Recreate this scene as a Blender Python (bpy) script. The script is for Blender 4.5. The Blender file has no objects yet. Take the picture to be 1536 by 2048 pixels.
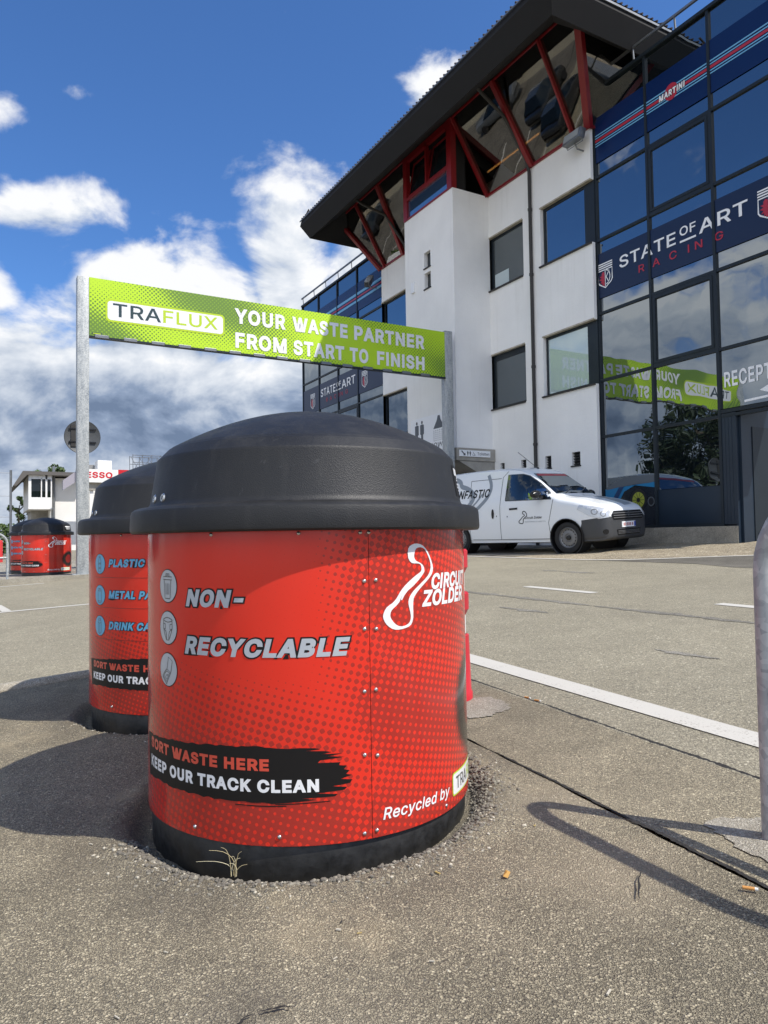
import bpy, bmesh, math, random
from mathutils import Vector, Matrix, noise
R = math.radians
PI = math.pi
random.seed(7)
SC = bpy.context.scene
COL = SC.collection

# ------------------------------------------------------------------ camera
CAM_H = 0.865
YAW, PITCH, ROLL = R(29.514), R(2.081), R(-0.873)
fw = Vector((math.sin(YAW)*math.cos(PITCH), math.cos(YAW)*math.cos(PITCH), math.sin(PITCH)))
rt = Vector((math.cos(YAW), -math.sin(YAW), 0))
up = rt.cross(fw)
rt, up = rt*math.cos(ROLL)+up*math.sin(ROLL), up*math.cos(ROLL)-rt*math.sin(ROLL)
cd = bpy.data.cameras.new('camera')
cd.sensor_fit = 'VERTICAL'; cd.sensor_height = 36.0; cd.lens = 36.0*1430/2048
cd.clip_start = 0.05; cd.clip_end = 4000
cam = bpy.data.objects.new('camera', cd); COL.objects.link(cam)
M = Matrix((rt, up, -fw)).transposed().to_4x4(); M.translation = (0, 0, CAM_H)
cam.matrix_world = M
SC.camera = cam

# ------------------------------------------------------------------ light
SUN_EL = R(52.0)
SUN_H = Vector((0.535, -0.845, 0)).normalized()
SUN_D = Vector((SUN_H.x*math.cos(SUN_EL), SUN_H.y*math.cos(SUN_EL), math.sin(SUN_EL)))
sl = bpy.data.lights.new('sun', 'SUN'); sl.energy = 3.7; sl.angle = R(0.5); sl.color = (1.0, 0.945, 0.86)
so = bpy.data.objects.new('sun', sl); COL.objects.link(so)
so.rotation_euler = SUN_D.to_track_quat('Z', 'Y').to_euler()
SC.view_settings.view_transform = 'Standard'; SC.view_settings.look = 'None'
SC.view_settings.exposure = 0.50; SC.view_settings.gamma = 1.0
SC.view_settings.use_curve_mapping = False
SC.cycles.use_denoising = True
SC.cycles.max_bounces = 8
SC.cycles.sample_clamp_indirect = 6


class NT:
    """small helper to write node trees"""
    def __init__(s, tree):
        s.t = tree; s.L = tree.links
    def n(s, typ, **kw):
        nd = s.t.nodes.new(typ)
        for k, v in kw.items():
            setattr(nd, k, v)
        return nd
    def put(s, sock, v):
        if isinstance(v, bpy.types.NodeSocket):
            s.L.new(v, sock)
        else:
            sock.default_value = v
    def m(s, op, a, b=None, c=None, clamp=False):
        nd = s.n('ShaderNodeMath', operation=op, use_clamp=clamp)
        s.put(nd.inputs[0], a)
        if b is not None: s.put(nd.inputs[1], b)
        if c is not None: s.put(nd.inputs[2], c)
        return nd.outputs[0]
    def vec(s, x, y, z):
        nd = s.n('ShaderNodeCombineXYZ')
        for i, v in enumerate((x, y, z)): s.put(nd.inputs[i], v)
        return nd.outputs[0]
    def sep(s, v):
        nd = s.n('ShaderNodeSeparateXYZ'); s.put(nd.inputs[0], v)
        return nd.outputs
    def mix(s, f, a, b, blend='MIX'):
        nd = s.n('ShaderNodeMix', data_type='RGBA', blend_type=blend)
        s.put(nd.inputs['Factor'], f)
        s.put(nd.inputs[6], a if isinstance(a, bpy.types.NodeSocket) else (*a, 1) if len(a) == 3 else a)
        s.put(nd.inputs[7], b if isinstance(b, bpy.types.NodeSocket) else (*b, 1) if len(b) == 3 else b)
        return nd.outputs[2]
    def ss(s, x, lo, hi, a=0.0, b=1.0):
        nd = s.n('ShaderNodeMapRange', interpolation_type='SMOOTHSTEP')
        s.put(nd.inputs[0], x); s.put(nd.inputs[1], lo); s.put(nd.inputs[2], hi)
        s.put(nd.inputs[3], a); s.put(nd.inputs[4], b)
        return nd.outputs[0]
    def noise(s, v, scale, detail=4, rough=0.5, dist=0.0, dim='3D', out=0):
        nd = s.n('ShaderNodeTexNoise', noise_dimensions=dim)
        if v is not None: s.put(nd.inputs['Vector'], v)
        nd.inputs['Scale'].default_value = scale; nd.inputs['Detail'].default_value = detail
        nd.inputs['Roughness'].default_value = rough; nd.inputs['Distortion'].default_value = dist
        return nd.outputs[out]
    def ramp(s, f, stops, mode='LINEAR'):
        nd = s.n('ShaderNodeValToRGB'); s.put(nd.inputs[0], f)
        cr = nd.color_ramp; cr.interpolation = mode
        while len(cr.elements) < len(stops): cr.elements.new(0.5)
        for e, (p, c) in zip(cr.elements, stops):
            e.position = p; e.color = (*c, 1) if len(c) == 3 else c
        return nd.outputs[0]


# ------------------------------------------------------------------ sky
w = bpy.data.worlds.new('World'); SC.world = w; w.use_nodes = True
t = w.node_tree; t.nodes.clear(); q = NT(t)
sky = q.n('ShaderNodeTexSky', sky_type='NISHITA', sun_disc=False)
sky.sun_elevation = SUN_EL; sky.sun_rotation = math.atan2(SUN_H.x, SUN_H.y)
sky.air_density = 1.0; sky.dust_density = 0.4; sky.ozone_density = 2.5
bg1 = q.n('ShaderNodeBackground'); q.L.new(q.mix(1.0, sky.outputs[0], (0.50, 0.78, 1.13), 'MULTIPLY'), bg1.inputs[0]); bg1.inputs[1].default_value = 0.107
tc = q.n('ShaderNodeTexCoord')
dx, dy, dz = q.sep(tc.outputs['Generated'])
az = q.m('MULTIPLY', q.m('ARCTAN2', dx, dy), 180/PI)
el = q.m('MULTIPLY', q.m('ARCSINE', dz), 180/PI)


def cloud_density(q, az, el, blobs, bank):
    tot = None
    for (a0, e0, sa, se, amp) in blobs:
        u = q.m('DIVIDE', q.m('SUBTRACT', az, a0), sa); v = q.m('DIVIDE', q.m('SUBTRACT', el, e0), se)
        r2 = q.m('ADD', q.m('MULTIPLY', u, u), q.m('MULTIPLY', v, v))
        gss = q.m('MULTIPLY', q.m('POWER', 2.718, q.m('MULTIPLY', r2, -1.0)), amp)
        tot = gss if tot is None else q.m('MAXIMUM', tot, gss)
    tot = q.m('MAXIMUM', tot, q.m('MULTIPLY', q.ss(el, bank[0], bank[1], 1.0, 0.0), bank[2]))
    p = q.vec(q.m('MULTIPLY', az, 0.12), q.m('MULTIPLY', el, 0.17), 0.0)
    n = q.noise(p, 1.0, 9, 0.56, 0.25)
    n2 = q.noise(p, 0.33, 3, 0.5)
    f = q.m('ADD', tot, q.m('MULTIPLY', q.m('SUBTRACT', n, 0.5), 2.0))
    f = q.m('ADD', f, q.m('MULTIPLY', q.m('SUBTRACT', n2, 0.5), 0.45))
    return f, n


BLOBS = [(21.9, 20.8, 5.2, 7.2, 1.12), (28.5, 19.5, 5.5, 6.4, 1.05), (17.5, 18.5, 6.0, 5.2, 0.98), (10.0, 17.6, 6.4, 5.0, 1.0), (14.5, 17.0, 7.0, 3.6, 1.05),
         (4.6, 23.4, 6.2, 2.3, 0.88), (0.0, 17.4, 2.8, 2.4, 0.85), (-5, 21, 6, 3, 0.7),
         (34.2, 32.9, 3.2, 2.6, 0.72), (6.6, 30.5, 2.4, 1.1, 0.46), (1.0, 28.8, 2.6, 1.6, 0.50), (17.5, 23.6, 4.6, 1.2, 0.56),
         (-50, 15.0, 18, 5.5, 0.9), (-60, 19.5, 7, 3.5, 0.85), (-120, 38, 38, 26, 1.15), (-20, 60, 40, 14, 0.75), (110, 30, 40, 16, 0.9), (200, 30, 34, 16, 0.9),  # the large western cloud is unseen, added to lighten the shaded walls
         (-48, 27.5, 3.5, 2.0, 0.36)]
BANK = (11.0, 20.0, 1.10)
f0, n0 = cloud_density(q, az, el, BLOBS, BANK)
f1, n1 = cloud_density(q, q.m('ADD', az, 0.7), q.m('ADD', el, 1.15), BLOBS, BANK)
alpha = q.ss(f0, 0.36, 0.74)
thick = q.ss(f0, 0.45, 1.25)
lit = q.m('MULTIPLY', q.m('SUBTRACT', f0, f1), 1.15)         # denser than the air towards the sun: bright rim
low = q.ss(el, 8.0, 18.5)
light = q.m('ADD', q.m('ADD', q.m('MULTIPLY', low, 0.58), lit), 0.31)
light = q.m('SUBTRACT', light, q.m('MULTIPLY', thick, 0.10))
hor = q.ss(el, 3.5, 7.0, 0.36, 0.0)
light = q.m('ADD', light, q.m('MULTIPLY', q.m('SUBTRACT', n0, 0.5), 0.55))
light = q.m('ADD', light, hor, clamp=True)
ccol = q.ramp(light, [(0.0, (0.17, 0.235, 0.36)), (0.25, (0.29, 0.37, 0.52)), (0.55, (0.58, 0.645, 0.75)), (0.85, (0.82, 0.86, 0.92)), (1.0, (0.97, 0.98, 1.0))])
bg2 = q.n('ShaderNodeBackground'); q.L.new(ccol, bg2.inputs[0]); q.L.new(q.ss(az, -68.0, -105.0, 0.72, 1.32), bg2.inputs[1])     # unseen clouds facing the building, boosted to lighten its shaded walls
alpha = q.m('MULTIPLY', alpha, q.ss(el, -2.0, 1.0))
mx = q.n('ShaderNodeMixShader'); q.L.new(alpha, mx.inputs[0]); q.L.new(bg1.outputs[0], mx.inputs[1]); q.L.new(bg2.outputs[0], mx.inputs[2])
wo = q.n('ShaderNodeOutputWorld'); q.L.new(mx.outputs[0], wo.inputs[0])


# ------------------------------------------------------------------ ground height
def gz(x, y):
    return 0.0432*min(max(x, -3), 13.5) + 0.0052*min(max(y, -3), 30)


# ------------------------------------------------------------------ mesh helpers
class MB:
    def __init__(s):
        s.v = []; s.f = []; s.mi = []; s.cur = 0
    def add(s, verts, faces):
        b = len(s.v); s.v += [Vector(p) for p in verts]
        for f in faces:
            s.f.append([b+i for i in f]); s.mi.append(s.cur)
        return s
    def box(s, x0, x1, y0, y1, z0, z1):
        return s.add([(x, y, z) for z in (z0, z1) for y in (y0, y1) for x in (x0, x1)],
                     [(0, 2, 3, 1), (4, 5, 7, 6), (0, 1, 5, 4), (2, 6, 7, 3), (0, 4, 6, 2), (1, 3, 7, 5)])
    def prism(s, pts, d):
        """polygon pts extruded by vector d"""
        n = len(pts); d = Vector(d)
        a = [Vector(p) for p in pts]
        return s.add(a+[p+d for p in a], [tuple(range(n))[::-1], tuple(range(n, 2*n))] + [(i, (i+1) % n, n+(i+1) % n, n+i) for i in range(n)])
    def poly(s, pts):
        return s.add(pts, [tuple(range(len(pts)))])
    def bar(s, a, b, w, h, upv=(0, 0, 1)):
        """rectangular bar from a to b"""
        a, b = Vector(a), Vector(b); d = (b-a).normalized(); u = Vector(upv)
        sd = d.cross(u)
        if sd.length < 1e-4: sd = d.cross(Vector((1, 0, 0)))
        sd.normalize(); u = sd.cross(d).normalized()
        c = [sd*(i*w/2)+u*(j*h/2) for i, j in ((-1, -1), (1, -1), (1, 1), (-1, 1))]
        return s.add([a+k for k in c]+[b+k for k in c], [(3, 2, 1, 0), (4, 5, 6, 7), (0, 1, 5, 4), (1, 2, 6, 5), (2, 3, 7, 6), (3, 0, 4, 7)])
    def tube(s, path, r, n=12, cap=True):
        P = [Vector(p) for p in path]; rings = []; prev = None
        for i, p in enumerate(P):
            d = (P[min(i+1, len(P)-1)]-P[max(i-1, 0)]).normalized()
            if prev is None:
                a = d.orthogonal().normalized()
            else:
                a = (prev-d*prev.dot(d)).normalized()
            prev = a; b = d.cross(a)
            rr = r[i] if isinstance(r, (list, tuple)) else r
            rings.append([p+(a*math.cos(2*PI*k/n)+b*math.sin(2*PI*k/n))*rr for k in range(n)])
        vs = [x for rg in rings for x in rg]; fs = []
        for i in range(len(P)-1):
            for k in range(n):
                fs.append((i*n+k, i*n+(k+1) % n, (i+1)*n+(k+1) % n, (i+1)*n+k))
        if cap:
            fs.append(tuple(range(n))[::-1]); fs.append(tuple((len(P)-1)*n+k for k in range(n)))
        return s.add(vs, fs)
    def lathe(s, prof, n=96, c=(0, 0, 0), axis='Z', a0=0.0, a1=2*PI):
        full = abs(a1-a0-2*PI) < 1e-6; m = n if full else n+1
        vs = []; c = Vector(c)
        for (r, z) in prof:
            for k in range(m):
                t_ = a0+(a1-a0)*k/n
                if axis == 'Z': vs.append(c+Vector((r*math.cos(t_), r*math.sin(t_), z)))
                elif axis == 'X': vs.append(c+Vector((z, r*math.cos(t_), r*math.sin(t_))))
                else: vs.append(c+Vector((r*math.sin(t_), z, r*math.cos(t_))))
        fs = []
        for i in range(len(prof)-1):
            for k in range(n if full else m-1):
                fs.append((i*m+k, i*m+(k+1) % m, (i+1)*m+(k+1) % m, (i+1)*m+k))
        return s.add(vs, fs)
    def sphere(s, c, r, seg=10, rings=6, sz=1.0):
        prof = [(r*math.sin(PI*i/rings)+1e-5, -r*sz*math.cos(PI*i/rings)) for i in range(rings+1)]
        return s.lathe(prof, seg, c)
    def flat(s, O, U, V, geo, mat_i=None):
        """flat art: geo=(verts2d, faces)"""
        if mat_i is not None: s.cur = mat_i
        O, U, V = Vector(O), Vector(U), Vector(V)
        return s.add([O+U*x+V*y for x, y in geo[0]], geo[1])


ROOT = {}


def build(name, mb, mat, parent=None, smooth=None, bevel=0, label=None):
    me = bpy.data.meshes.new(name)
    off = ROOT.get(parent, Vector((0, 0, 0))) if parent else Vector((0, 0, 0))
    me.from_pydata([v-off for v in mb.v], [], mb.f)
    mats = mat if isinstance(mat, (list, tuple)) else [mat]
    for m_ in mats: me.materials.append(m_)
    if len(mats) > 1:
        for p, i in zip(me.polygons, mb.mi): p.material_index = i
    if bevel or smooth is not None:
        bm = bmesh.new(); bm.from_mesh(me)
        if bevel:
            bmesh.ops.remove_doubles(bm, verts=bm.verts, dist=1e-5)
            ed = [e for e in bm.edges if len(e.link_faces) == 2 and e.calc_face_angle(0) > 0.6]
            bmesh.ops.bevel(bm, geom=ed, offset=bevel, segments=2, affect='EDGES', profile=0.5, clamp_overlap=True)
        bmesh.ops.recalc_face_normals(bm, faces=bm.faces)
        if smooth is not None:
            for f in bm.faces: f.smooth = True
            for e in bm.edges:
                if len(e.link_faces) == 2: e.smooth = e.calc_face_angle(0) < smooth
        bm.to_mesh(me); bm.free()
    o = bpy.data.objects.new(name, me); COL.objects.link(o)
    if parent:
        o.parent = parent; ROOT[o] = off
    if label: o['label'] = label
    return o


def tag(o, label, cat, group=None):
    o['label'] = label; o['category'] = cat
    if group: o['group'] = group
    return o


def thing(name, label, cat, loc=(0, 0, 0), group=None, rz=0.0, local=False):
    o = bpy.data.objects.new(name, None); COL.objects.link(o); o.location = loc; o.rotation_euler = (0, 0, rz)
    o.empty_display_size = 0.2
    ROOT[o] = Vector((0, 0, 0)) if local else Vector(loc)
    return tag(o, label, cat, group)


def structure(name, mb, mat, smooth=None, kind='structure'):
    o = build(name, mb, mat, smooth=smooth); o['kind'] = kind
    return o


def copy_thing(o, loc, label, rz=None):
    c = o.copy(); COL.objects.link(c); c.location = loc; c['label'] = label
    if rz is not None: c.rotation_euler = (0, 0, rz)
    for ch in o.children:
        d = ch.copy(); COL.objects.link(d); d.parent = c
        for g in ch.children:
            e = g.copy(); COL.objects.link(e); e.parent = d
    return c


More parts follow.
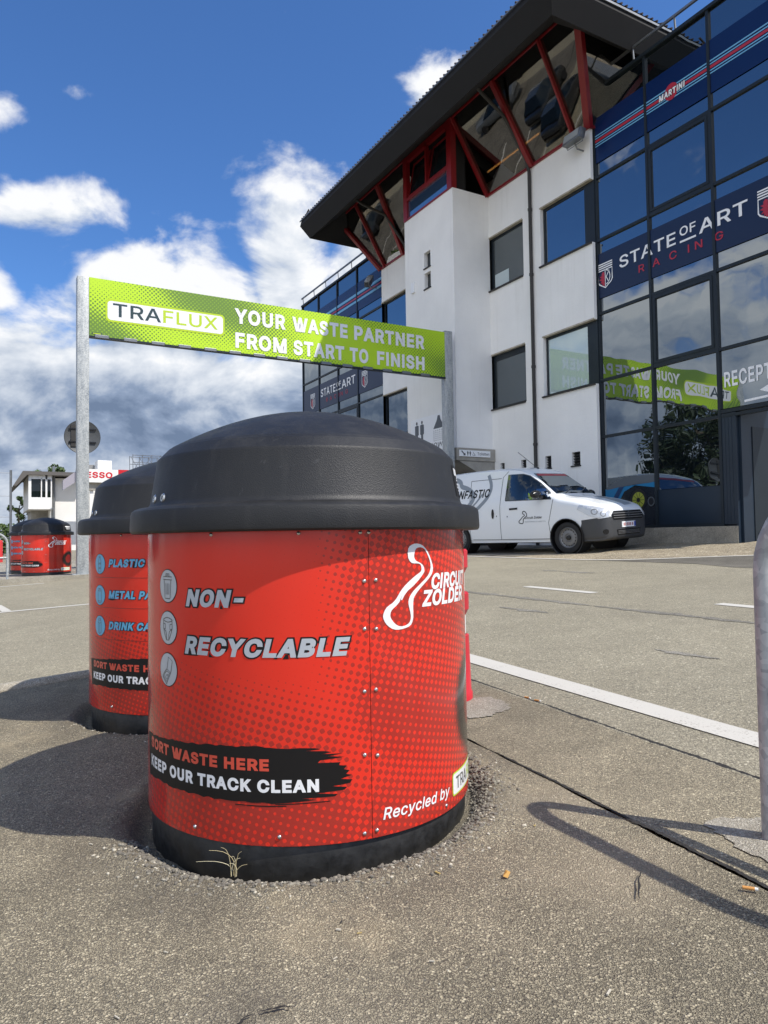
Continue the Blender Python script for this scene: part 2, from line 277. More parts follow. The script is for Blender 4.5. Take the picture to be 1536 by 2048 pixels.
# ------------------------------------------------------------------ lettering
# letter outlines of a plain grotesque: advance and closed loops, in thousandths
GLYPHS = {"&":[448,[[[43,84],[36,108],[34,133],[36,154],[40,173],[47,189],[85,235],[135,275],[121,293],[87,344],[81,361],[77,379],[75,398],[77,420],[82,440],[91,458],[102,474],[117,488],[134,499],[154,507],[176,512],[200,513],[224,512],[246,507],[266,499],[283,488],[297,475],[308,459],[317,442],[322,424],[324,404],[315,362],[291,325],[256,293],[219,266],[328,133],[336,151],[343,174],[348,198],[349,224],[408,224],[403,167],[397,144],[371,92],[366,87],[438,0],[364,0],[328,43],[315,30],[294,17],[271,7],[246,-1],[221,-5],[197,-7],[165,-5],[136,1],[110,12],[88,26],[69,42],[54,62]],[[118,76],[130,66],[143,57],[158,51],[193,46],[213,48],[232,52],[251,59],[291,88],[172,230],[154,217],[110,174],[103,161],[98,146],[97,131],[98,115],[102,101],[109,87]],[[145,431],[137,399],[145,363],[169,327],[183,310],[216,335],[237,352],[255,375],[262,405],[260,420],[255,434],[245,445],[233,454],[219,459],[201,461],[168,453]]]],"-":[453,[[[337,244],[337,188],[114,188],[114,244]]]],"A":[480,[[[201,509],[276,509],[463,0],[395,0],[344,142],[135,142],[85,0],[16,0]],[[155,199],[324,199],[287,302],[264,372],[239,456],[213,371],[191,302]]]],"B":[456,[[[245,57],[281,60],[309,67],[330,80],[344,96],[353,115],[355,137],[354,153],[350,169],[342,184],[333,197],[320,209],[306,218],[289,225],[269,229],[248,231],[125,231],[125,57]],[[60,509],[241,509],[274,507],[304,501],[329,491],[350,477],[367,461],[381,442],[390,421],[396,398],[398,374],[397,353],[393,336],[387,320],[356,286],[315,267],[315,262],[331,260],[347,254],[363,245],[378,234],[391,220],[402,203],[411,184],[416,161],[418,136],[416,111],[410,88],[400,67],[386,48],[368,31],[344,18],[317,8],[284,2],[247,0],[60,0]],[[288,296],[302,304],[314,314],[323,326],[330,340],[335,355],[336,372],[333,393],[326,412],[313,429],[294,442],[270,449],[240,452],[125,452],[125,285],[238,285]]]],"C":[510,[[[45,193],[41,223],[40,254],[41,285],[45,315],[51,343],[59,369],[70,393],[82,415],[97,436],[113,454],[131,470],[150,484],[171,495],[194,504],[217,510],[242,514],[267,516],[340,504],[362,496],[383,485],[402,471],[419,456],[435,438],[448,418],[459,397],[467,373],[473,348],[408,348],[389,395],[357,428],[315,449],[267,456],[237,453],[209,445],[184,432],[161,414],[141,391],[125,364],[113,332],[106,295],[103,254],[106,213],[113,177],[125,145],[141,117],[161,94],[184,76],[210,63],[237,56],[267,53],[315,60],[357,81],[389,114],[408,160],[473,160],[467,135],[459,112],[448,91],[435,71],[420,53],[402,38],[383,24],[363,13],[341,5],[317,-2],[293,-6],[267,-7],[242,-6],[217,-2],[171,13],[150,25],[131,39],[113,55],[97,73],[82,93],[70,115],[59,140],[51,166]]]],"D":[502,[[[225,509],[281,504],[307,498],[331,489],[353,478],[385,455],[412,426],[433,391],[444,367],[451,342],[457,315],[462,255],[457,195],[451,168],[443,142],[433,119],[421,97],[406,77],[390,60],[371,44],[351,31],[328,20],[303,11],[277,5],[249,1],[219,0],[60,0],[60,509]],[[254,60],[288,68],[318,81],[343,99],[363,122],[379,149],[390,181],[397,216],[399,255],[397,294],[390,329],[379,361],[364,388],[344,410],[320,428],[291,441],[258,449],[221,452],[125,452],[125,57],[215,57]]]],"E":[419,[[[60,509],[372,509],[372,452],[125,452],[125,286],[355,286],[355,229],[125,229],[125,57],[375,57],[375,0],[60,0]]]],"F":[410,[[[60,0],[60,509],[369,509],[369,452],[125,452],[125,278],[346,278],[346,221],[125,221],[125,0]]]],"G":[520,[[[45,194],[41,223],[40,254],[41,285],[45,315],[51,343],[59,369],[69,393],[96,436],[112,454],[129,470],[149,484],[170,495],[192,504],[215,510],[239,514],[265,516],[291,514],[316,510],[340,504],[363,494],[384,483],[403,469],[421,453],[436,436],[449,416],[460,395],[468,373],[474,349],[408,349],[387,393],[356,427],[315,448],[265,456],[236,453],[209,445],[183,432],[160,414],[141,392],[125,364],[113,332],[106,295],[103,254],[106,213],[113,177],[125,145],[141,117],[161,95],[184,76],[210,63],[238,56],[269,53],[296,55],[322,61],[345,71],[365,85],[382,102],[396,123],[407,147],[413,173],[415,199],[283,199],[283,256],[478,256],[478,200],[475,160],[466,124],[451,91],[431,62],[406,38],[377,19],[344,5],[308,-4],[269,-7],[242,-6],[217,-2],[193,5],[171,14],[149,25],[130,39],[112,55],[96,73],[82,93],[69,116],[59,140],[51,166]]]],"H":[517,[[[60,509],[125,509],[125,289],[392,289],[392,509],[457,509],[457,0],[392,0],[392,232],[125,232],[125,0],[60,0]]]],"I":[185,[[[60,509],[125,509],[125,0],[60,0]]]],"K":[467,[[[60,509],[125,509],[124,242],[174,303],[364,509],[448,509],[243,289],[449,0],[372,0],[198,245],[125,167],[125,0],[60,0]]]],"L":[393,[[[125,509],[125,57],[361,57],[361,0],[60,0],[60,509]]]],"M":[628,[[[122,328],[122,0],[60,0],[60,509],[152,509],[277,187],[287,159],[315,73],[352,187],[476,509],[568,509],[568,0],[504,0],[504,291],[507,436],[498,409],[456,291],[342,0],[286,0],[170,291],[120,435]]]],"N":[523,[[[125,291],[125,0],[60,0],[60,509],[136,509],[363,151],[388,107],[403,76],[399,157],[399,509],[463,509],[463,0],[387,0],[202,290],[177,331],[120,431]]]],"O":[533,[[[59,140],[51,166],[45,193],[41,223],[40,254],[41,285],[45,315],[51,343],[59,369],[70,393],[82,415],[97,436],[113,454],[131,470],[150,484],[171,495],[194,504],[217,510],[241,514],[267,516],[293,514],[317,510],[340,504],[363,495],[384,484],[403,470],[421,454],[437,436],[464,393],[474,369],[482,343],[488,315],[492,285],[493,254],[492,223],[488,193],[482,166],[474,140],[464,115],[451,93],[437,73],[421,55],[403,39],[384,25],[363,13],[317,-2],[293,-6],[267,-7],[241,-6],[217,-2],[171,13],[150,25],[131,39],[113,55],[97,73],[82,93],[70,115]],[[142,117],[161,94],[184,76],[210,63],[237,55],[267,53],[296,55],[324,63],[349,76],[372,94],[392,116],[408,144],[420,176],[428,213],[430,254],[428,295],[420,332],[408,365],[392,392],[372,415],[349,433],[324,446],[296,453],[267,456],[237,453],[210,445],[184,433],[161,415],[142,392],[125,364],[113,332],[106,295],[103,254],[106,213],[113,176],[125,144]]]],"P":[445,[[[60,0],[60,509],[235,509],[272,506],[305,499],[332,487],[356,471],[375,452],[390,430],[400,404],[407,377],[409,348],[407,318],[400,291],[390,265],[375,243],[356,223],[332,207],[305,195],[272,188],[235,186],[125,186],[125,0]],[[279,248],[297,256],[312,266],[324,279],[333,294],[339,310],[343,328],[344,348],[343,367],[339,385],[333,402],[324,416],[312,428],[297,439],[279,446],[257,451],[232,452],[125,452],[125,242],[233,242],[257,244]]]],"R":[449,[[[60,509],[236,509],[273,506],[305,500],[333,489],[356,473],[376,455],[390,433],[401,408],[407,381],[409,352],[407,323],[401,296],[390,271],[376,250],[356,232],[333,217],[314,209],[428,0],[353,0],[246,199],[125,198],[125,0],[60,0]],[[125,255],[234,255],[258,256],[280,260],[298,267],[313,276],[325,287],[334,300],[340,316],[344,333],[345,352],[344,371],[340,389],[334,405],[325,419],[313,430],[298,440],[279,446],[258,451],[233,452],[125,452]]]],"S":[447,[[[42,109],[38,137],[104,137],[108,118],[114,102],[123,88],[136,76],[150,66],[166,59],[224,49],[246,50],[267,54],[286,60],[303,69],[317,79],[329,92],[338,106],[344,122],[346,139],[344,154],[340,168],[332,179],[296,205],[245,222],[184,239],[145,253],[112,269],[86,289],[67,313],[56,341],[52,372],[54,400],[62,425],[75,448],[92,468],[113,484],[138,498],[165,508],[195,514],[227,516],[259,514],[289,508],[316,498],[340,484],[360,468],[377,449],[390,427],[398,403],[401,378],[337,378],[332,402],[320,421],[302,437],[280,449],[254,456],[225,459],[185,454],[167,448],[152,440],[139,430],[129,418],[121,405],[117,391],[115,376],[117,359],[122,345],[131,334],[169,308],[212,293],[264,279],[312,264],[359,238],[395,198],[402,180],[407,161],[408,139],[406,112],[399,87],[386,64],[370,43],[349,25],[323,11],[294,0],[261,-7],[224,-9],[188,-7],[156,-1],[128,9],[102,23],[81,40],[64,60],[51,83]]]],"T":[449,[[[417,509],[417,452],[257,452],[257,0],[193,0],[193,452],[32,452],[32,509]]]],"U":[517,[[[60,509],[124,509],[124,178],[126,155],[132,133],[141,113],[153,95],[169,80],[187,68],[208,59],[232,53],[259,52],[285,53],[309,59],[331,68],[349,80],[364,95],[377,113],[385,133],[391,155],[393,178],[393,509],[457,509],[457,173],[454,140],[446,108],[433,80],[414,55],[391,33],[363,15],[332,2],[297,-6],[259,-8],[220,-6],[186,2],[154,15],[126,33],[103,55],[85,80],[71,108],[63,140],[60,173]]]],"W":[686,[[[16,509],[82,509],[163,196],[187,94],[193,61],[211,145],[306,509],[380,509],[462,196],[492,62],[510,145],[603,509],[670,509],[530,0],[455,0],[368,323],[351,391],[343,437],[335,395],[318,323],[230,0],[155,0]]]],"X":[474,[[[200,260],[29,509],[104,509],[204,361],[238,302],[252,329],[298,400],[374,509],[446,509],[276,263],[456,0],[382,0],[292,129],[268,165],[237,218],[225,196],[182,129],[91,0],[18,0]]]],"Y":[472,[[[192,344],[222,292],[237,260],[251,293],[280,344],[381,509],[455,509],[268,208],[268,0],[203,0],[203,208],[16,509],[91,509]]]],"Z":[438,[[[399,57],[399,0],[42,0],[42,46],[273,385],[306,431],[323,453],[285,452],[40,452],[40,509],[397,509],[397,462],[169,129],[114,55],[152,57]]]],"b":[424,[[[53,0],[53,509],[114,509],[114,319],[118,319],[137,346],[171,373],[188,379],[207,383],[229,384],[259,382],[287,374],[313,361],[335,342],[354,320],[370,293],[381,261],[388,227],[390,189],[388,151],[381,116],[370,84],[355,57],[336,34],[313,16],[288,3],[260,-6],[229,-8],[208,-7],[189,-3],[172,4],[138,31],[118,59],[112,59],[112,0]],[[118,138],[125,115],[135,95],[147,78],[162,65],[179,55],[198,49],[220,47],[242,49],[262,55],[279,66],[294,80],[306,97],[316,117],[323,139],[327,163],[328,189],[327,215],[323,239],[316,261],[307,281],[295,298],[280,311],[262,322],[243,328],[220,330],[198,328],[178,322],[161,312],[147,299],[134,282],[125,263],[118,241],[114,216],[113,189],[114,162]]]],"c":[396,[[[37,225],[44,260],[56,291],[72,318],[93,341],[117,360],[144,374],[174,382],[207,384],[260,377],[305,356],[340,322],[362,277],[303,262],[290,289],[270,311],[242,325],[207,330],[184,328],[163,321],[145,310],[130,296],[118,278],[108,258],[102,236],[98,212],[96,187],[98,163],[102,139],[108,117],[118,97],[130,80],[145,66],[163,55],[184,49],[207,46],[243,52],[271,66],[292,89],[304,117],[363,102],[341,56],[306,21],[261,-1],[207,-8],[174,-5],[144,3],[117,16],[93,35],[72,58],[56,85],[44,116],[37,150],[34,187]]]],"d":[424,[[[34,189],[36,227],[43,261],[55,293],[70,320],[89,342],[112,361],[137,374],[165,382],[196,384],[218,383],[237,379],[253,373],[287,346],[306,319],[311,319],[311,509],[372,509],[372,0],[313,0],[313,59],[307,59],[287,31],[252,4],[236,-3],[217,-7],[195,-8],[165,-6],[137,3],[111,16],[89,34],[70,57],[55,84],[43,116],[36,151]],[[109,117],[118,97],[130,80],[145,66],[162,55],[182,49],[205,47],[226,49],[246,55],[263,65],[278,78],[290,95],[299,115],[306,138],[310,162],[312,189],[310,216],[306,241],[300,263],[290,282],[278,299],[263,312],[246,322],[227,328],[205,330],[182,328],[162,322],[145,311],[130,298],[118,281],[108,261],[102,239],[98,215],[96,189],[98,163],[102,139]]]],"e":[404,[[[304,248],[298,269],[288,286],[277,301],[263,314],[246,323],[227,328],[205,330],[183,328],[164,323],[146,313],[131,301],[119,286],[109,270],[102,251],[97,231],[96,221],[308,221]],[[37,150],[34,187],[36,224],[44,258],[55,290],[71,317],[91,340],[115,359],[142,373],[172,382],[205,384],[266,374],[285,366],[303,355],[319,341],[334,324],[347,305],[357,282],[365,256],[370,227],[371,169],[97,169],[98,151],[102,127],[110,106],[121,88],[135,73],[151,61],[169,53],[190,48],[212,46],[254,53],[285,73],[306,105],[365,91],[358,72],[348,55],[335,39],[320,26],[302,14],[283,4],[261,-3],[237,-7],[212,-8],[177,-5],[145,3],[117,16],[92,35],[72,58],[56,85],[44,116]]]],"i":[167,[[[43,494],[47,504],[54,512],[63,518],[73,522],[84,524],[95,522],[105,518],[114,512],[121,504],[125,494],[126,483],[125,472],[121,463],[114,455],[105,448],[95,444],[84,443],[73,444],[63,448],[54,455],[47,463],[43,472],[41,483]],[[114,379],[114,0],[53,0],[53,379]]]],"l":[149,[[[45,509],[104,509],[104,0],[45,0]]]],"n":[410,[[[53,0],[53,379],[112,379],[112,310],[116,319],[132,344],[152,362],[175,374],[200,382],[227,384],[252,383],[275,377],[295,369],[313,356],[328,340],[341,321],[350,298],[355,271],[357,240],[357,0],[296,0],[296,235],[293,263],[286,286],[273,304],[256,318],[235,326],[210,329],[192,328],[176,324],[161,317],[147,308],[136,297],[126,283],[119,266],[115,248],[114,227],[114,0]]]],"o":[415,[[[37,150],[34,187],[37,225],[44,260],[56,291],[72,318],[93,341],[117,360],[144,374],[174,382],[207,384],[241,382],[271,374],[299,360],[323,341],[343,318],[359,291],[371,260],[379,225],[381,187],[379,150],[371,116],[359,85],[343,58],[323,35],[299,16],[271,3],[241,-5],[207,-8],[174,-5],[144,3],[117,16],[93,35],[72,58],[56,85],[44,116]],[[118,97],[130,80],[145,66],[163,55],[184,49],[207,46],[231,49],[252,55],[270,66],[285,80],[298,97],[307,117],[314,139],[318,163],[319,187],[318,212],[314,236],[307,258],[298,278],[285,296],[270,310],[252,321],[231,328],[207,330],[184,328],[163,321],[145,310],[130,296],[118,278],[108,258],[102,236],[98,212],[96,187],[98,163],[102,139],[108,117]]]],"r":[259,[[[53,0],[53,379],[112,379],[112,321],[115,321],[124,339],[137,354],[152,367],[171,377],[191,383],[213,385],[243,384],[243,322],[207,326],[174,321],[159,315],[146,306],[135,296],[126,284],[119,269],[115,254],[114,237],[114,0]]]],"t":[227,[[[65,93],[65,327],[6,327],[6,379],[65,379],[65,471],[126,471],[126,379],[204,379],[204,327],[126,327],[126,98],[127,83],[130,70],[136,61],[144,55],[156,51],[170,50],[185,51],[202,54],[213,2],[192,-3],[168,-4],[138,-1],[113,7],[92,21],[77,41],[68,64]]]],"u":[410,[[[114,379],[114,144],[116,117],[124,94],[137,75],[154,61],[175,53],[200,50],[218,51],[234,55],[249,62],[263,71],[274,83],[283,97],[290,113],[295,132],[296,153],[296,379],[357,379],[357,0],[298,0],[298,70],[294,60],[277,35],[257,17],[234,5],[209,-3],[182,-5],[158,-3],[135,2],[115,11],[97,23],[82,39],[69,59],[60,82],[54,109],[53,139],[53,379]]]],"y":[389,[[[104,-89],[130,-74],[151,-36],[163,-1],[17,379],[84,379],[165,155],[195,60],[202,87],[224,155],[305,379],[371,379],[204,-58],[177,-107],[139,-136],[91,-145],[65,-143],[47,-139],[61,-86]]]]}
_tc = {}


def swell(loop, d):
    """outline moved outwards by d: full mitre in notches, limited mitre on points"""
    n = len(loop); P = [Vector(p) for p in loop]; out = []
    for i in range(n):
        a = (P[i]-P[i-1]); b = (P[(i+1) % n]-P[i])
        if a.length < 1e-9 or b.length < 1e-9: out.append(P[i]); continue
        a.normalize(); b.normalize(); na, nb = Vector((-a.y, a.x)), Vector((-b.y, b.x))
        m = na+nb
        if m.length < 1e-4: out.append(P[i]+na*d); continue
        m.normalize(); k = 1/max(m.dot(na), 0.05); turn = a.x*b.y-a.y*b.x
        k = min(k, 1.7) if turn < 0 else min(k, 9.0)
        out.append(P[i]+m*d*k)
    return out


def text_geo(body, bold=0.0, shear=0.0, space=1.0, lay=None):
    """flat filled lettering; bold swells the outline"""
    key = (body, bold, shear, space, lay)
    if key in _tc: return _tc[key]
    lb = bold if lay is None else lay
    cu = bpy.data.curves.new('txt', 'CURVE'); cu.dimensions = '2D'; cu.fill_mode = 'BOTH'
    pen = 0.0
    for ch in body:
        if ch == ' ': pen += 0.20*space+lb; continue
        adv, loops = GLYPHS[ch]
        for lp_ in loops:
            sp = cu.splines.new('POLY'); sp.points.add(len(lp_)-1); sp.use_cyclic_u = True
            pts = swell([(x/1000, y/1000) for x, y in lp_], bold) if bold else [Vector((x/1000, y/1000)) for x, y in lp_]
            m_ = len(pts); ar = sum(lp_[k-1][0]*lp_[k][1]-lp_[k][0]*lp_[k-1][1] for k in range(m_))/2e6
            if lay is not None and 0 < ar < 0.0215: cu.splines.remove(sp); continue
            if bold and sum(1 for k in range(m_) if (pts[k]-pts[k-1]).dot(Vector(lp_[k])-Vector(lp_[k-1])) < 0) > m_*0.4:
                cu.splines.remove(sp); continue
            for k, p in enumerate(pts): sp.points[k].co = (pen+p.x, p.y, 0, 1)
        pen += (adv/1000)*space+lb*1.7
    ob = bpy.data.objects.new('txt', cu); COL.objects.link(ob)
    dg = bpy.context.evaluated_depsgraph_get()
    me = ob.evaluated_get(dg).to_mesh()
    g = ([(v.co.x+shear*v.co.y, v.co.y) for v in me.vertices], [tuple(p.vertices) for p in me.polygons])
    ob.evaluated_get(dg).to_mesh_clear()
    bpy.data.objects.remove(ob); bpy.data.curves.remove(cu)
    _tc[key] = g
    return g


def bbox(g):
    xs = [p[0] for p in g[0]]; ys = [p[1] for p in g[0]]
    return min(xs), max(xs), min(ys), max(ys)


def fit_text(body, x0, x1, y0, y1, bold=0.0, shear=0.0, space=1.0, outline=None):
    """text scaled to a box; with outline also returns the fatter copy in the same frame"""
    g = text_geo(body, bold, shear, space); b = bbox(g)
    sx = (x1-x0)/(b[1]-b[0]); sy = (y1-y0)/(b[3]-b[2])
    f = lambda gg: ([(x0+(p[0]-b[0])*sx, y0+(p[1]-b[2])*sy) for p in gg[0]], gg[1])
    if outline is None: return f(g)
    return f(g), f(text_geo(body, outline, shear, space, bold))


def ellipse(cx, cy, rx, ry, n=28):
    return ([(cx+rx*math.cos(2*PI*k/n), cy+ry*math.sin(2*PI*k/n)) for k in range(n)], [tuple(range(n))])


def polyg(pts):
    return (list(pts), [tuple(range(len(pts)))])


def stroke(pts, wd, closed=False):
    P = [Vector((p[0], p[1])) for p in pts]; n = len(P); vs = []; fs = []
    for i in range(n):
        a = P[(i-1) % n] if (closed or i > 0) else P[i]; b = P[(i+1) % n] if (closed or i < n-1) else P[i]
        d = (b-a)
        if d.length < 1e-9: d = Vector((1, 0))
        d.normalize(); nn = Vector((-d.y, d.x))*wd/2
        vs += [tuple(P[i]+nn), tuple(P[i]-nn)]
    for i in range(n if closed else n-1):
        j = (i+1) % n
        fs.append((2*i, 2*i+1, 2*j+1, 2*j))
    return (vs, fs)


def smooth_pts(pts, k=3, closed=True):
    """Catmull-Rom refinement"""
    n = len(pts); out = []
    for i in range(n if closed else n-1):
        p0, p1, p2, p3 = [Vector(pts[(i+j) % n] if closed else pts[min(max(i+j, 0), n-1)]) for j in (-1, 0, 1, 2)]
        for s_ in range(k):
            t_ = s_/k
            out.append(tuple(0.5*((2*p1)+(p2-p0)*t_+(2*p0-5*p1+4*p2-p3)*t_*t_+(3*p1-3*p2+p3-p0)*t_**3)))
    if not closed: out.append(tuple(pts[-1]))
    return out


def tri_geo(outer, inner=None):
    """triangulated polygon, optional hole"""
    bm = bmesh.new(); es = []
    for loop in (outer, inner or []):
        vs = [bm.verts.new((p[0], p[1], 0)) for p in loop]
        for i in range(len(vs)): es.append(bm.edges.new((vs[i], vs[(i+1) % len(vs)])))
    bmesh.ops.triangle_fill(bm, edges=es, use_beauty=True)
    bm.verts.index_update()
    g = ([(v.co.x, v.co.y) for v in bm.verts], [tuple(v.index for v in f.verts) for f in bm.faces])
    bm.free()
    return g


def wrap(mb, geo, r, mat_i, dz=0.0, step=0.014, base_r=0.486):
    """lay flat art (arc length, height) on an upright cylinder"""
    bm = bmesh.new()
    vs = [bm.verts.new((x, y, 0)) for x, y in geo[0]]
    for f in geo[1]:
        try: bm.faces.new([vs[i] for i in f])
        except ValueError: pass
    b = bbox(geo); x = math.floor(b[0]/step)*step+step
    while x < b[1]:
        bmesh.ops.bisect_plane(bm, geom=bm.verts[:]+bm.edges[:]+bm.faces[:], plane_co=(x, 0, 0), plane_no=(1, 0, 0), dist=1e-6)
        x += step
    bm.verts.index_update()
    mb.cur = mat_i
    mb.add([(r*math.sin(v.co.x/base_r), -r*math.cos(v.co.x/base_r), v.co.y+dz) for v in bm.verts],
           [tuple(v.index for v in f.verts) for f in bm.faces])
    bm.free()


# ------------------------------------------------------------------ materials
def newmat(name):
    m = bpy.data.materials.new(name); m.use_nodes = True
    return m, NT(m.node_tree), m.node_tree.nodes['Principled BSDF']


def pmat(name, col, rough=0.5, metal=0.0, spec=0.5, coat=0.0, vary=0.0, vscale=3.0, bump=None, rvary=0.0):
    m, q, p = newmat(name)
    p.inputs['Roughness'].default_value = rough; p.inputs['Metallic'].default_value = metal
    p.inputs['Specular IOR Level'].default_value = spec
    p.inputs['Coat Weight'].default_value = coat; p.inputs['Coat Roughness'].default_value = 0.06
    p.inputs['Base Color'].default_value = (*col, 1)
    co = q.n('ShaderNodeTexCoord').outputs['Object']
    if vary:
        n = q.noise(co, vscale, 6, 0.6)
        k = q.ss(n, 0.3, 0.7, 1-vary, 1+vary)
        q.L.new(q.mix(1.0, col, q.vec(k, k, k), 'MULTIPLY'), p.inputs['Base Color'])
    if rvary:
        n = q.noise(co, vscale*2.3, 5, 0.6)
        q.L.new(q.ss(n, 0.3, 0.7, rough-rvary, rough+rvary), p.inputs['Roughness'])
    if bump:
        b = q.n('ShaderNodeBump'); b.inputs['Strength'].default_value = bump[1]; b.inputs['Distance'].default_value = bump[2]
        q.L.new(q.noise(co, bump[0], 4, 0.6), b.inputs['Height']); q.L.new(b.outputs[0], p.inputs['Normal'])
    return m


def asphalt(name, scale, stops, gap, bump, wear=None, fine=0.35, mott=1.0, stains=False):
    """aggregate seen from above: stones, dark binder between them, big pale and dark patches"""
    m, q, p = newmat(name)
    co = q.n('ShaderNodeTexCoord').outputs['Object']
    wob = q.noise(co, scale*0.7, 2, 0.5, out=1)
    cw = q.n('ShaderNodeMix', data_type='VECTOR'); cw.inputs[0].default_value = 0.004
    q.L.new(co, cw.inputs[4]); q.L.new(wob, cw.inputs[5]); cw = cw.outputs[1]
    v = q.n('ShaderNodeTexVoronoi', feature='F1'); q.L.new(cw, v.inputs['Vector']); v.inputs['Scale'].default_value = scale
    v2 = q.n('ShaderNodeTexVoronoi', feature='F1'); q.L.new(cw, v2.inputs['Vector']); v2.inputs['Scale'].default_value = scale*2.1
    rnd = q.sep(v.outputs['Color'])[0]; rnd2 = q.sep(v2.outputs['Color'])[1]
    c1 = q.ramp(rnd, stops); c2 = q.ramp(rnd2, stops)
    pick = q.ss(q.noise(co, scale*0.35, 2, 0.5), 0.42, 0.58)
    col = q.mix(pick, c1, c2)
    d = q.m('ADD', q.m('MULTIPLY', v.outputs['Distance'], q.m('SUBTRACT', 1.0, pick)), q.m('MULTIPLY', v2.outputs['Distance'], pick))
    gp = q.ss(d, 0.38, 0.72)
    col = q.mix(q.m('MULTIPLY', gp, gap), col, (0.035, 0.032, 0.03))
    big = q.noise(co, 0.55, 5, 0.6); mid = q.noise(co, 3.7, 5, 0.65)
    k = q.m('MULTIPLY', q.ss(big, 0.3, 0.7, 1-0.20*mott, 1+0.16*mott), q.ss(mid, 0.28, 0.72, 1-0.16*mott, 1+0.13*mott))
    col = q.mix(1.0, col, q.vec(k, k, k), 'MULTIPLY')
    if wear:
        wr = q.ss(q.noise(co, wear[0], 4, 0.65), wear[1], wear[1]+0.14)
        col = q.mix(q.m('MULTIPLY', wr, wear[3]), col, wear[2])
    if stains:      # trodden sand by the hoop, dark dirt washed round the containers
        x_, y_, z_ = q.sep(co); wn = q.m('MULTIPLY', q.m('SUBTRACT', q.noise(co, 4.5, 5, 0.65), 0.5), 0.9)
        def blot(cx, cy, r0, r1):
            dd = q.m('SQRT', q.m('ADD', q.m('POWER', q.m('SUBTRACT', x_, cx), 2.0), q.m('POWER', q.m('SUBTRACT', y_, cy), 2.0)))
            return q.ss(q.m('ADD', dd, q.m('MULTIPLY', wn, r1*0.8)), r0, r1, 1.0, 0.0)
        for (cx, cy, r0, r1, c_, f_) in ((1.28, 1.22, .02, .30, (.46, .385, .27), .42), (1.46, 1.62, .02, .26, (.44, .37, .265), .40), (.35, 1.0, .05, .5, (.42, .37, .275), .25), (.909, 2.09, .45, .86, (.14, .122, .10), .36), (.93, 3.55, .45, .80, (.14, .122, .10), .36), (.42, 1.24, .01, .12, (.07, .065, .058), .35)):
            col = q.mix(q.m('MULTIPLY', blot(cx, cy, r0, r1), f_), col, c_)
    q.L.new(col, p.inputs['Base Color'])
    p.inputs['Roughness'].default_value = 0.86; p.inputs['Specular IOR Level'].default_value = 0.28
    h = q.m('ADD', q.m('MULTIPLY', q.m('SUBTRACT', 1.0, gp), 1.0), q.m('MULTIPLY', q.noise(co, scale*2.5, 3, 0.6), fine))
    b = q.n('ShaderNodeBump'); b.inputs['Strength'].default_value = bump[0]; b.inputs['Distance'].default_value = bump[1]
    q.L.new(h, b.inputs['Height']); q.L.new(b.outputs[0], p.inputs['Normal'])
    return m


STONE = [(0.0, (0.171, 0.148, 0.104)), (0.25, (0.265, 0.230, 0.161)), (0.6, (0.351, 0.305, 0.211)), (0.85, (0.428, 0.370, 0.254)), (0.95, (0.531, 0.464, 0.315)), (1.0, (0.634, 0.561, 0.395))]
M_island = asphalt('coarse_asphalt', 190, STONE, 0.58, (0.9, 0.0035), stains=True, wear=(2.3, 0.56, (0.500, 0.415, 0.269), 0.35))
M_strip = asphalt('kerb_asphalt', 185, STONE, 0.52, (0.7, 0.003))
M_road = asphalt('road_asphalt', 105, [(0.0, (0.206, 0.184, 0.133)), (0.3, (0.297, 0.266, 0.192)), (0.7, (0.357, 0.320, 0.230)), (0.93, (0.430, 0.386, 0.278)), (1.0, (0.619, 0.564, 0.427))], 0.40, (0.6, 0.003), mott=0.45)
M_patch = asphalt('dark_asphalt', 140, [(0.0, (0.108, 0.099, 0.080)), (0.5, (0.167, 0.152, 0.123)), (1.0, (0.234, 0.214, 0.173))], 0.35, (0.5, 0.002))
M_gravel = asphalt('gravel', 40, [(0.0, (0.24, 0.195, 0.125)), (0.4, (0.42, 0.345, 0.23)), (0.8, (0.54, 0.455, 0.32)), (1.0, (0.66, 0.59, 0.46))], 0.5, (0.9, 0.01))
M_concrete = asphalt('worn_concrete', 170, [(0.0, (0.259, 0.234, 0.180)), (0.4, (0.389, 0.353, 0.281)), (0.8, (0.461, 0.421, 0.342)), (1.0, (0.540, 0.504, 0.418))], 0.3, (0.7, 0.004))
M_dirt = pmat('black_dirt', (0.022, 0.02, 0.018), 0.95, bump=(160, 1.0, 0.004), vary=0.5, vscale=60)


def paint_mat(name, col, chip):
    m, q, p = newmat(name)
    co = q.n('ShaderNodeTexCoord').outputs['Object']
    n = q.noise(co, 90, 4, 0.7); n2 = q.noise(co, 7, 4, 0.6)
    f = q.ss(q.m('ADD', n, q.m('MULTIPLY', q.m('SUBTRACT', n2, 0.5), 0.5)), chip, chip+0.08)
    q.L.new(q.mix(f, col, (0.30, 0.275, 0.23)), p.inputs['Base Color']); p.inputs['Roughness'].default_value = 0.8
    b = q.n('ShaderNodeBump'); b.inputs['Strength'].default_value = 0.6; b.inputs['Distance'].default_value = 0.002
    q.L.new(q.noise(co, 180, 3, 0.6), b.inputs['Height']); q.L.new(b.outputs[0], p.inputs['Normal'])
    return m


M_line = paint_mat('road_paint', (0.53, 0.505, 0.445), 0.61)

